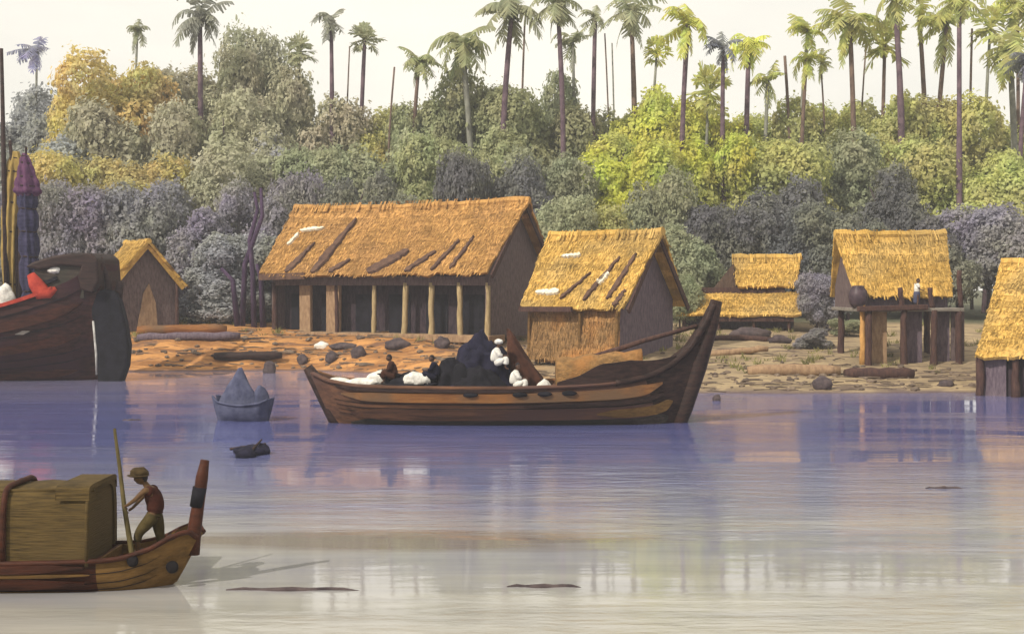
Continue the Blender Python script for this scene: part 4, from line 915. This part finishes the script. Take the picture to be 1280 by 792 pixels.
for px, Y, d, mt, lab in ((378, 82.8, (.35, .3, .42), 'rock', 'dark stone on the shore nearest the stern of the cargo boat'), (414, 82.2, (.38, .3, .45), 'rock', 'dark stone standing before the second bay of the long house'),
                      (448, 81.6, (.45, .3, .45), 'rock', 'larger dark stone before the third bay of the long house'), (430, 84.5, (.9, .4, .28), 'rock', 'flat brownish boulder behind the dark shore stones'),
                      (497, 83.0, (.8, .4, .42), 'rock', 'broad brown boulder below the middle posts of the long house'), (553, 82.0, (.5, .4, .5), 'rock', 'rounded brown boulder behind the white sack'),
                      (402, 85.6, (.5, .3, .3), 'rock_white', 'white stone at the foot of the long house'), (337, 79.3, (.4, .3, .5), 'rock', 'dark stone standing in the shallows by the log'),
                      (1028, 65.3, (.5, .35, .42), 'rock', 'dark stone at the water edge below the round bush'), (1183, 66.4, (.4, .3, .2), 'rock', 'small dark stone on the shore beside the waterside hut'),
                      (975, 82.0, (.7, .4, .35), 'rock', 'violet-brown boulder at the end of the thin brown log'), (896, 60.5, (.2, .15, .2), 'rock', 'tiny dark stone in the water beside the tall prow'),
                      (938, 84.8, (1.3, .5, .5), 'rock', 'broad slate boulder below the rail of the two-tier house')):
    p = on_ground(px, Y); p.z = max(p.z, 0); mb = MB(); mb.blob((0, 0, 0), d, px, .22, 1.4, 3)
    tag(mb.build('boulder', M[mt], loc=p + Vector((0, 0, d[2] * .45)), smooth=True), lab, 'boulder', 'boulders along the shore')
# drifting clump
p = W(312, 566, 41.5); mb = MB()
for i, (dx, dy, r) in enumerate(((-.35, .3, .22), (0, .2, .3), (.3, .1, .32), (.25, -.2, .25), (.02, -.75, .3), (.1, -.4, .2))): mb.blob((dx, dy, .05), (r * 1.15, r, r * .75), i, .25, 2, 2)
dc = tag(mb.build('drift_clump', M['navy_cloth'], loc=(p.x, 41.5, .02), smooth=True), 'dark clump of driftwood floating in open water before the skiff', 'driftwood')
for a, b in (((-.7, .3, .1), (.5, .15, .3)), ((.1, -.9, .05), (.35, .2, .42))):
    mb = MB(); mb.tube([a, b], [.05, .03], 6); mb.build('twig', M['wood_dark'], dc)
for px, py, ln, lab in ((366, 737, 2.4, 'long thin dark ripple streak on the water beyond the near boat'), (680, 733, 1.35, 'short dark ripple streak alone in the pale water'), (165, 525, .8, 'small dark ripple streak on the water by the dark sailing boat'), (1180, 610, 1.0, 'small dark ripple streak on the water below the waterside hut')):
    Y = 8800 / (py - 355); x = (px - 640) / 1600 * Y; mb = MB(); k = 8
    mb.tube([(x - ln / 2 + ln * i / k, Y + .04 * math.sin(i * 1.3), .0 + .015 * math.sin(i * 2.1)) for i in range(k + 1)], [.012 + .045 * math.sin(math.pi * (i + .3) / (k + .6)) for i in range(k + 1)], 7)  # thin tapered dark tubes lying at water level
    tag(mb.build('driftwood', M['rock'], smooth=True), lab, 'driftwood', 'thin dark ripple streaks on the river')  # filed under driftwood, but the dark tubes stand in for shaded ripples

# ------------------------------------------------------------------ trees
def crown_mesh(name, seed, n, lobes, leaf=.015, spread=(1, 1, 1)):
    """unit crown: x, y in -.5..+.5, z in 0..1; many small leaf clumps on and inside lobes, gaps between"""
    rnd = random.Random(seed); L = []
    for k in range(lobes):
        a = rnd.uniform(0, 6.283); r = rnd.uniform(.10, .40) * (1 if k else 0); z = rnd.uniform(.18, .78) if k else .5
        s = rnd.uniform(.10, .22) if k else .27
        L.append((Vector((r * math.cos(a), r * math.sin(a), z)), s))
    vs, fs = [], []; tot = sum(s * s for _, s in L)
    for c, s in L:
        for _ in range(int(n * s * s / tot)):
            d = Vector((rnd.gauss(0, 1), rnd.gauss(0, 1), rnd.gauss(0, 1))).normalized()
            if d.z < -.55 and rnd.random() < .6: continue
            bump = 1 + .42 * mnoise.noise(d * 2.6 + c * 9 + Vector((seed, 0, 0)))
            if mnoise.noise(d * 3.4 + c * 5 + Vector((0, seed, 0))) < -.28 and rnd.random() < .8: continue
            rr = s * bump * (1 - abs(rnd.gauss(0, .16)))
            if rnd.random() < .07: rr *= rnd.uniform(1.05, 1.3)
            p = c + d * rr
            nm = (d + Vector((rnd.gauss(0, .5), rnd.gauss(0, .5), rnd.gauss(0, .5) + .25))).normalized()
            a = nm.orthogonal().normalized(); b = nm.cross(a); th = rnd.uniform(0, 6.283); a, b = a * math.cos(th) + b * math.sin(th), b * math.cos(th) - a * math.sin(th)
            q = leaf * rnd.uniform(.5, 1.25); i0 = len(vs); kk = 5
            for j in range(kk):
                an = 6.283 * j / kk; w = rnd.uniform(.65, 1.2)
                vs.append(p + (a * math.cos(an) * 1.25 + b * math.sin(an) * .75) * q * w + nm * rnd.uniform(-.15, .15) * q)
            fs.append(tuple(range(i0, i0 + kk)))
    me = bpy.data.meshes.new(name); me.from_pydata([tuple(v) for v in vs], [], fs); me.update(); me.materials.append(M['leaf'])
    return me
CROWN = [crown_mesh('crown', 10 + i, n, lb_) for i, (n, lb_) in enumerate(((32000, 12), (32000, 15), (32000, 11), (32000, 18), (32000, 13), (32000, 10)))]
def trunk_mesh(seed):
    rnd = random.Random(seed); mb = MB(); x = y = 0; pts = []; k = 7
    for i in range(k + 1):
        pts.append((x, y, i / k * .8)); x += rnd.uniform(-.03, .03); y += rnd.uniform(-.03, .03)
    mb.tube(pts, [.045 * (1 - .75 * i / k) for i in range(k + 1)], 8)
    for _ in range(6):
        i = rnd.randint(2, k - 1); a = rnd.uniform(0, 6.283); p = Vector(pts[i]); d = Vector((math.cos(a), math.sin(a), .6)) * rnd.uniform(.2, .36)
        mb.tube([p, p + d * .5 + Vector((0, 0, -.02)), p + d], [.018, .012, .005], 6)
    me = bpy.data.meshes.new('trunk'); me.from_pydata(mb.v, [], mb.f); me.update(); me.polygons.foreach_set('use_smooth', [True] * len(me.polygons)); me.materials.append(M['trunk'])
    return me
TRUNK = [trunk_mesh(40 + i) for i in range(4)]
C = dict(och=(.60, .50, .20), gry=(.46, .44, .33), blu=(.40, .41, .44), grn=(.39, .41, .23), lim=(.64, .64, .13), olv=(.53, .53, .20), drk=(.17, .17, .18), vio=(.29, .27, .35), mos=(.34, .36, .24))
tcount = 0
def tree(name, label, cat, px, top, wpx, Y, col, group, low=.0, kind=0):
    """crown from py=top down to the ground (low = share of the height that is bare stem)"""
    global tcount; tcount += 1
    x = (px - 640) / 1600 * Y; g = ground(x, Y); H = CAM_Z + (355 - top) / 1600 * Y - g; w = wpx / 1600 * Y
    t = thing(name, label, cat, (x, Y, g - .1), 0, group)
    tr = link('trunk', TRUNK[tcount % 4], None, t); tr.scale = (H * .35, H * .35, H); tr.rotation_euler.z = tcount
    cm = CROWN[tcount % len(CROWN)]; cr_ = link('crown', cm, None, t)
    cr_.scale = (w * 1.12, w * 1.05, H * (1 - low) * 1.02); cr_.location.z = H * low; cr_.rotation_euler.z = tcount * 1.9
    jj = random.uniform(.9, 1.12); j = lambda v: v * jj * random.uniform(.97, 1.03)
    cr_.color = (j(C[col][0]), j(C[col][1]), j(C[col][2]), 1)
    return t
GT = 'forest trees behind the village'
BACK = [(-40, 150, 150, 126, 'blu', 'pale grey tree at the forest edge beyond the tall mast'), (30, 108, 120, 128, 'blu', 'pale blue-grey tree rising behind the ochre mast sail'),
    (128, 62, 140, 122, 'och', 'tall ochre-gold tree, highest of the yellow ones'), (88, 95, 100, 124, 'och', 'ochre tree between the mast and the tallest ochre tree'), (205, 70, 120, 128, 'gry', 'grey-green tree just past the tallest ochre tree'),
    (262, 62, 110, 130, 'gry', 'grey-green tree under the thick-trunked palm'), (318, 38, 90, 132, 'gry', 'highest round-topped grey-green tree'), (352, 84, 100, 126, 'gry', 'grey tree behind the round-topped tall one'),
    (412, 108, 110, 128, 'gry', 'grey-green tree below the forked-crown palm'), (468, 120, 100, 126, 'olv', 'olive tree beside the dip in the forest top'), (522, 112, 90, 124, 'grn', 'green tree below two leaning bushy palms'), (575, 92, 110, 128, 'grn', 'green tree below the wide-crowned palm'),
    (640, 108, 120, 124, 'grn', 'dull green tree under the tall purple-trunked palm'), (700, 92, 90, 128, 'mos', 'moss-green tree behind the drooping pale fronds'), (742, 118, 110, 126, 'grn', 'green tree where the forest turns lime'), (800, 96, 110, 122, 'lim', 'tall lime-yellow tree above the gold house roof'),
    (846, 118, 110, 124, 'lim', 'bright lime tree below the purple lime-crowned palm'), (902, 130, 110, 126, 'lim', 'lime tree under the blue-grey palm'), (955, 142, 110, 128, 'olv', 'olive-lime tree in the dip past the blue-grey palm'), (1010, 122, 110, 124, 'olv', 'olive tree below the twin drooping lime palms'),
    (1070, 112, 110, 126, 'olv', 'olive tree behind the stilt house, under the full lime palm'), (1125, 106, 120, 122, 'olv', 'broad olive tree straight above the stilt house roof'), (1180, 112, 120, 124, 'olv', 'olive tree round the tallest purple stem'), (1235, 140, 100, 126, 'olv', 'smaller olive tree below the arching palm'), (1290, 150, 110, 124, 'olv', 'olive tree cut by the frame above the waterside hut'), (1350, 130, 120, 124, 'olv', 'olive tree beyond the frame past the waterside hut')]
for px, top, w, Y, c, lab in BACK: tree('forest_tree', lab, 'tree', px, top, w * 1.15, Y, c, GT, .34)
GM = 'middle trees in front of the forest'
MID = [(30, 165, 130, 114, 'blu', 'blue-grey tree behind the wrapped mast'), (140, 108, 130, 116, 'gry', 'rounded grey-brown tree in front of the tallest ochre tree'), (105, 180, 120, 112, 'och', 'low ochre tree behind the deckhouse roof'), (185, 190, 110, 110, 'och', 'ochre tree above the small yellow hut'),
    (210, 130, 110, 118, 'gry', 'grey tree leaning past the ochre ones'), (285, 110, 130, 118, 'gry', 'wide pale grey tree between ochre and blue foliage'), (275, 172, 130, 112, 'gry', 'rounded grey-ochre tree behind the violet trunks'), (350, 150, 120, 116, 'blu', 'blue-grey tree above the long house end'),
    (405, 170, 100, 112, 'mos', 'moss-green tree touching the long house ridge'), (470, 165, 110, 112, 'mos', 'moss tree behind the long house ridge, under the dip'), (540, 170, 100, 112, 'grn', 'green tree behind the middle of the long house ridge'), (610, 160, 110, 114, 'grn', 'green tree above the end of the long house ridge'),
    (680, 180, 100, 112, 'mos', 'moss-green tree over the gap between the two big roofs'), (760, 150, 130, 116, 'lim', 'big lime tree filling the slope above the gold house'), (830, 160, 120, 112, 'lim', 'rounded lime tree left of the dark thicket'), (895, 170, 100, 114, 'lim', 'lime-green tree over the two-tier house'),
    (980, 175, 120, 112, 'olv', 'olive-green tree above the dark thicket'), (1055, 165, 120, 114, 'mos', 'moss-green tree rising behind the stilt house ridge'), (1150, 160, 130, 116, 'olv', 'wide olive tree behind the stilt house'), (1230, 175, 120, 112, 'olv', 'olive tree between the stilt house and waterside hut'), (1310, 185, 120, 112, 'olv', 'olive tree above the waterside hut roof')]
for px, top, w, Y, c, lab in MID: tree('village_tree', lab, 'tree', px, top, w * 1.2, Y, c, GM, .2)
GB = 'dark bushes behind the houses'
BUSH = [(20, 235, 90, 104, 'vio', 'violet-grey bush behind the wrapped mast foot'), (75, 225, 80, 103, 'vio', 'violet-grey bush beside the purple mast cap'), (130, 232, 110, 104, 'vio', 'violet-grey bush between mast and yellow hut'), (200, 212, 110, 105, 'vio', 'tall violet-grey bush over the yellow hut roof'),
    (255, 250, 110, 101, 'vio', 'violet bush beside the yellow hut'), (300, 285, 110, 98, 'blu', 'blue bush at the foot of the violet trunks'), (330, 225, 90, 103, 'vio', 'violet-blue bush behind the violet trunks'), (372, 215, 70, 105, 'vio', 'grey-violet bush at the long house roof corner'), (275, 330, 110, 96, 'blu', 'low blue bush on the terrace beside the yellow hut'),
    (440, 205, 90, 104, 'drk', 'dark bush over the long house ridge, nearest its lower end'), (520, 232, 90, 103, 'drk', 'low dark bush just above the middle of the long house ridge'), (585, 178, 75, 106, 'drk', 'tall rounded dark bush over the long house ridge'), (660, 195, 90, 105, 'drk', 'dark bush over the top corner of the long house'), (700, 245, 90, 100, 'mos', 'moss bush between the two big roofs'),
    (760, 255, 110, 100, 'olv', 'olive bush right behind the gold house ridge'), (815, 205, 90, 104, 'mos', 'grey-green rounded bush above the gold gable'), (860, 270, 90, 98, 'mos', 'grey-green bush beside the gold gable'), (912, 245, 90, 102, 'drk', 'dark bush above the two-tier house'),
    (970, 220, 100, 103, 'drk', 'dark thicket above the two-tier house'), (1010, 255, 100, 100, 'drk', 'dark thicket between two-tier and stilt houses'), (1105, 205, 100, 106, 'drk', 'dark peaked bush behind the stilt house ridge'), (1060, 262, 80, 99, 'drk', 'dark bush at the ridge end of the stilt house'), (1170, 258, 90, 100, 'drk', 'dark bush behind the far ridge end of the stilt house'), (1235, 245, 110, 102, 'vio', 'slate bush between the stilt house and waterside hut'), (1300, 260, 100, 98, 'vio', 'slate bush behind the waterside hut roof')]
for px, top, w, Y, c, lab in BUSH: tree('bush', lab, 'bush', px, top, w * 1.2, Y, c, GB, 0)
tree('bush', 'round dark violet bush between the two-tier house and the stilt house', 'bush', 1022, 340, 62, 88.5, 'vio', GB, .0)
tree('bush', 'small dark brown-violet bush on the bank below the round one', 'bush', 1018, 408, 46, 80, 'vio', GB, 0)
tree('bush', 'grey-green low bush beside the stilt house posts', 'bush', 1062, 395, 50, 86, 'mos', GB, 0)
tree('bush', 'low blue-green bush beside the gold gable wall', 'bush', 850, 335, 60, 90, 'mos', GB, 0)
# bare violet trunks by the long house
for pts, lab in (([(318, 388), (316, 340), (312, 300), (322, 262), (318, 240)], 'bare violet trunk with a bend, nearest the long house roof'), ([(297, 378), (291, 350), (276, 335)], 'short bare violet stem leaning out from the blue bush'), ([(303, 375), (306, 330), (328, 270), (326, 235)], 'slanting bare violet trunk crossing the bent one'), ([(329, 380), (326, 350), (321, 330)], 'short bare violet stem beside the long house post')):
    Y = 93.0; P = [W(a, b, Y) for a, b in pts]; P[0].z = ground(P[0].x, Y) - .1; k = len(P)
    mb = MB(); mb.tube(P, [.24 - .17 * i / k for i in range(k)], 8, wob=.1); tag(mb.build('bare_trunk', M['violet_bark'], smooth=True), lab, 'tree trunk', 'bare violet trunks')

# palms
def frond(mb, rnd, az, el, ln, droop, width, nl=11):
    d = Vector((math.cos(az), math.sin(az), 0)); k = 7; pts = []
    for i in range(k + 1):
        t = i / k; a = el - droop * t
        pts.append((d * math.cos(a) + Vector((0, 0, math.sin(a)))))
    P = [Vector((0, 0, 0))]
    for q in pts[:-1]: P.append(P[-1] + q * ln / k)
    side = Vector((-d.y, d.x, 0))
    for i in range(k):
        t = (i + .5) / k; p0, p1 = P[i], P[i + 1]
        for sub in range(2):
            q0 = p0.lerp(p1, sub * .5); q1 = p0.lerp(p1, sub * .5 + .5)
            for s in (-1, 1):
                w = width * (math.sin(math.pi * min(1, t * .8 + .18)) ** .7) * rnd.uniform(.75, 1.2)
                tip = (q0 + q1) / 2 + side * s * w + (q1 - q0) * rnd.uniform(.6, 1.6) - Vector((0, 0, w * rnd.uniform(.35, .8)))
                tw = (q1 - q0) * .35
                mb.add([q0, q1, tip + tw, tip - tw], [(0, 1, 2, 3)])
def fan(mb, rnd, az, el, ln, R_):
    d = Vector((math.cos(az) * math.cos(el), math.sin(az) * math.cos(el), math.sin(el))); side = d.cross(Vector((0, 0, 1))).normalized(); up = side.cross(d)
    c = d * ln; mb.tube([(0, 0, 0), c], [.04, .025], 4)
    k = 9
    for i in range(k):
        a0 = -1.9 + 3.8 * i / k; a1 = -1.9 + 3.8 * (i + .95) / k; am = (a0 + a1) / 2; r = R_ * rnd.uniform(.85, 1.1); dz = up * rnd.uniform(-.12, .12) - Vector((0, 0, .25 * r))
        f = lambda a, q: c + (d * math.cos(a) + side * math.sin(a)) * q
        mb.add([c, f(a0, r * .75) + dz * .5, f(am, r) + dz, f(a1, r * .75) + dz * .5], [(0, 1, 2, 3)])
def palm_crown(kind, seed):
    rnd = random.Random(seed); mb = MB()
    if kind == 'feather':
        for i in range(14): frond(mb, rnd, i * 2.4 + rnd.uniform(-.5, .5), rnd.uniform(-.2, 1.3), rnd.uniform(.7, 1.15), rnd.uniform(.9, 2.5), rnd.uniform(.2, .3))
        for i in range(5): frond(mb, rnd, rnd.uniform(0, 6.28), rnd.uniform(-1.2, -.6), rnd.uniform(.6, 1.0), rnd.uniform(.3, .8), .14)
    elif kind == 'sparse':
        for i in range(9): frond(mb, rnd, rnd.uniform(0, 6.28), rnd.uniform(-.2, 1.4), rnd.uniform(.6, 1.25), rnd.uniform(.4, 2.6), rnd.uniform(.2, .32))
        for i in range(3): frond(mb, rnd, rnd.uniform(0, 6.28), -1.1, rnd.uniform(.7, 1.2), .4, .16)
    else:
        for i in range(22): fan(mb, rnd, i * 2.4, rnd.uniform(-.7, 1.4), rnd.uniform(.32, .6), rnd.uniform(.38, .5))
    me = bpy.data.meshes.new('palm_crown'); me.from_pydata([tuple(v) for v in mb.v], [], mb.f); me.update(); me.materials.append(M['leaf'])
    return me
PC = {k: [palm_crown(k, s) for s in (1, 2, 3, 4, 5)] for k in ('feather', 'sparse', 'fan')}
PT = {c: noisy('palm_trunk_' + c, a, b, 2, (1, 1, .8), .9, .4) for c, a, b in (('purple', (.07, .045, .06), (.15, .10, .12)), ('brown', (.09, .06, .05), (.17, .115, .09)), ('grey', (.14, .14, .12), (.24, .24, .2)))}
PCOL = dict(gg=(.36, .37, .24), gy=(.27, .275, .24), lm=(.58, .59, .13), ol=(.52, .53, .17), bl=(.21, .22, .30), lv=(.28, .28, .52), gn=(.33, .35, .18))
GPM = 'palms rising above the forest'
pcount = 0
def palm(px, py, wpx, kind, col, tcol, tw, Y, lab, base=None, mid=None):
    """crown centre at (px, py), crown width in px; base = px of the trunk foot"""
    global pcount; pcount += 1
    top = W(px, py, Y); bx = ((base or px) - 640) / 1600 * Y; g = ground(bx, Y)
    t = thing('palm_tree', lab, 'palm', (bx, Y, g - .1), 0, GPM)
    tp = top - t.location; k = 8; mb = MB(); bend = random.uniform(-.7, .7)
    pts = [Vector((tp.x * (i / k) ** 1.4 + bend * math.sin(math.pi * i / k), 0, tp.z * i / k)) for i in range(k + 1)]
    r = tw / 1600 * Y / 2 * (.78 if px < 840 else .92)
    mb.tube(pts, [r * (1.25 - .5 * i / k) * random.uniform(.92, 1.08) for i in range(k + 1)], 8); mb.build('trunk', PT[tcol], t, smooth=True)
    if kind:
        cr_ = link('crown', PC[kind][pcount % 5], None, t); s = wpx / 1600 * Y / 2 * (1.32 if px < 840 else 1.62)
        cr_.location = pts[-1]; s *= random.uniform(.9, 1.15); cr_.scale = (s, s, s * random.uniform(1.0, 1.35)); cr_.rotation_euler.x = random.uniform(-.2, .2); cr_.rotation_euler.y = random.uniform(-.25, .25); cr_.rotation_euler.z = pcount * 1.3
        q = PCOL[col]; j = random.uniform(.88, 1.12); cr_.color = (q[0] * j, q[1] * j, q[2] * j, 1)
    return t
PALMS = [
    (46, 62, 46, 'sparse', 'lv', 'grey', 5, 128, 'small lavender palm standing alone over the blue-grey trees'),
    (172, 38, 34, 'sparse', 'gg', 'grey', 5, 128, 'small faint palm sprig between the ochre tree and the thick-trunked palm'),
    (250, 22, 58, 'feather', 'gy', 'purple', 10, 124, 'grey palm with a short thick dark trunk'),
    (374, 66, 44, 'fan', 'gg', 'brown', 5, 126, 'lollipop-crowned grey palm with thin reddish trunk', 380),
    (414, 26, 46, 'sparse', 'gy', 'purple', 8, 124, 'grey palm with forked ragged crown and dark trunk'),
    (456, 50, 36, 'fan', 'gg', 'purple', 8, 126, 'narrow grey palm beside the fork-crowned one'),
    (437, 58, 0, None, None, 'brown', 3, 128, 'thin bare stem between two grey palms'),
    (493, 84, 0, None, None, 'brown', 4, 122, 'thin bare stem standing in the dip of the forest top'),
    (524, 76, 52, 'feather', 'gn', 'brown', 7, 122, 'bushy olive palm leaning over the forest dip', 512),
    (577, 56, 66, 'feather', 'gn', 'grey', 11, 122, 'wide-crowned green palm with a pale grey trunk', 583),
    (640, 12, 78, 'feather', 'gg', 'purple', 10, 118, 'big grey-green palm with leaning dark purple trunk', 632),
    (656, 26, 0, None, None, 'brown', 4, 122, 'thin pinkish stem beside the leaning purple palm'),
    (697, 4, 66, 'feather', 'gg', 'purple', 9, 116, 'tall grey-green palm whose purple trunk runs low into the forest'),
    (716, 52, 44, 'sparse', 'gg', 'grey', 6, 126, 'pale palm with fronds hanging beside a long purple trunk'),
    (744, 22, 40, 'sparse', 'gg', 'purple', 8, 122, 'pale palm over a cluster of purple stems'),
    (756, 42, 0, None, None, 'brown', 3, 124, 'tallest bare stem of the purple stem cluster'),
    (765, 54, 0, None, None, 'grey', 3, 126, 'pale bare stem at the edge of the purple stem cluster'),
    (789, 16, 58, 'feather', 'gg', 'brown', 9, 122, 'grey-green palm with drooping fronds and stout brown trunk'),
    (821, 66, 36, 'fan', 'lm', 'grey', 5, 122, 'small lime palm low on the forest top'),
    (860, 30, 46, 'sparse', 'lm', 'purple', 8, 112, 'lime palm with a long purple trunk running into bright foliage'),
    (904, 58, 40, 'sparse', 'bl', 'purple', 7, 112, 'blue-grey ragged palm on a purple trunk', 910),
    (936, 56, 50, 'feather', 'lm', 'purple', 8, 120, 'umbrella-shaped lime palm with dark underside'),
    (886, 116, 40, 'fan', 'ol', 'grey', 5, 120, 'low round olive palm between two purple trunks'),
    (960, 100, 34, 'sparse', 'ol', 'grey', 6, 120, 'low olive palm just past the umbrella-shaped one'),
    (981, 70, 0, None, None, 'brown', 5, 122, 'bare brown stem with a broken top'),
    (1010, 38, 48, 'sparse', 'lm', 'grey', 6, 122, 'lime palm with spread arms above a drooping one', 1002),
    (1008, 74, 36, 'sparse', 'lm', 'brown', 6, 119, 'drooping lime palm under the spread-armed one', 1000),
    (1026, 80, 26, 'sparse', 'ol', 'brown', 3, 124, 'tiny olive palm on a thread-thin stem', 1022),
    (1062, 26, 58, 'feather', 'ol', 'brown', 8, 120, 'full olive palm with one grey frond'),
    (1083, 52, 0, None, None, 'brown', 3, 126, 'thin bare stem beside the full olive palm'),
    (1118, -8, 60, 'feather', 'ol', 'purple', 10, 118, 'very tall olive palm with a dark trunk leaving the frame'),
    (1106, 56, 48, 'fan', 'ol', 'brown', 6, 122, 'olive fan palm spread before the very tall trunk'),
    (1149, 20, 38, 'sparse', 'ol', 'brown', 8, 122, 'slim olive palm with a mossy trunk'),
    (1184, 28, 52, 'sparse', 'ol', 'brown', 8, 122, 'olive palm with an arching brown trunk', 1174),
    (1199, 2, 44, 'feather', 'ol', 'purple', 8, 110, 'olive palm on the longest purple stem, reaching far down the foliage'),
    (1215, 36, 0, None, None, 'brown', 4, 124, 'thin bare stem past the longest purple stem'),
    (1238, 34, 40, 'fan', 'ol', 'grey', 5, 124, 'small light olive palm above the arching one'),
    (1262, 62, 66, 'feather', 'ol', 'grey', 10, 118, 'broad arching olive palm above the waterside hut'),
    (1272, 8, 44, 'feather', 'ol', 'brown', 6, 124, 'olive palm top cut by the corner of the frame'),
    (1284, 78, 40, 'feather', 'bl', 'purple', 7, 114, 'dark slate palm at the frame edge')]
for p_ in PALMS: palm(*p_)

# ------------------------------------------------------------------ grass tufts, sticks and pebbles on the banks
rnd = random.Random(5)
gm = MB(); dm = MB()
for _ in range(900):
    x = rnd.uniform(-28, 34); d = rnd.choice((rnd.uniform(6, 26), rnd.uniform(10, 30))); y = lerp_tab(BANK, x) + d
    if mnoise.noise(Vector((x * .25, y * .3, 8))) < .05: continue
    z = ground(x, y); hgt = rnd.uniform(.18, .55)
    for k in range(rnd.randint(6, 14)):
        a = rnd.uniform(0, 6.28); l = rnd.uniform(.1, .35); w = rnd.uniform(.02, .045); bx = x + rnd.uniform(-.2, .2); by = y + rnd.uniform(-.2, .2)
        gm.add([(bx - w, by, z - .03), (bx + w, by, z - .03), (bx + math.cos(a) * l, by + math.sin(a) * l, z + hgt * rnd.uniform(.6, 1.1))], [(0, 1, 2)])
M['grass'] = noisy('grass', (.10, .095, .035), (.24, .22, .08), .8, (1, 1, 1), .95, 0)
o = gm.build('grass', M['grass']); o['kind'] = 'stuff'
for _ in range(1000):
    x = rnd.uniform(-26, 34); d = abs(rnd.gauss(0, 6)) + .4; y = lerp_tab(BANK, x) + d; z = ground(x, y)
    if rnd.random() < .45:
        a = rnd.uniform(-.5, .5); l = rnd.uniform(.2, .8); r = rnd.uniform(.02, .05)
        dm.tube([(x - math.cos(a) * l, y - math.sin(a) * l, z + r), (x, y, z + r + rnd.uniform(0, .06)), (x + math.cos(a) * l, y + math.sin(a) * l, z + r)], [r, r, r * .6], 5)
    else:
        q = rnd.uniform(.05, .2); dm.blob((x, y, z + q * .2), (q * 1.3, q, q * .7), rnd.random() * 50, .25, 1.5, 1)
M['debris'] = noisy('debris', (.06, .045, .04), (.20, .15, .11), .7, (1, 1, 1), .95, 0)
o = dm.build('debris', M['debris']); o['kind'] = 'stuff'
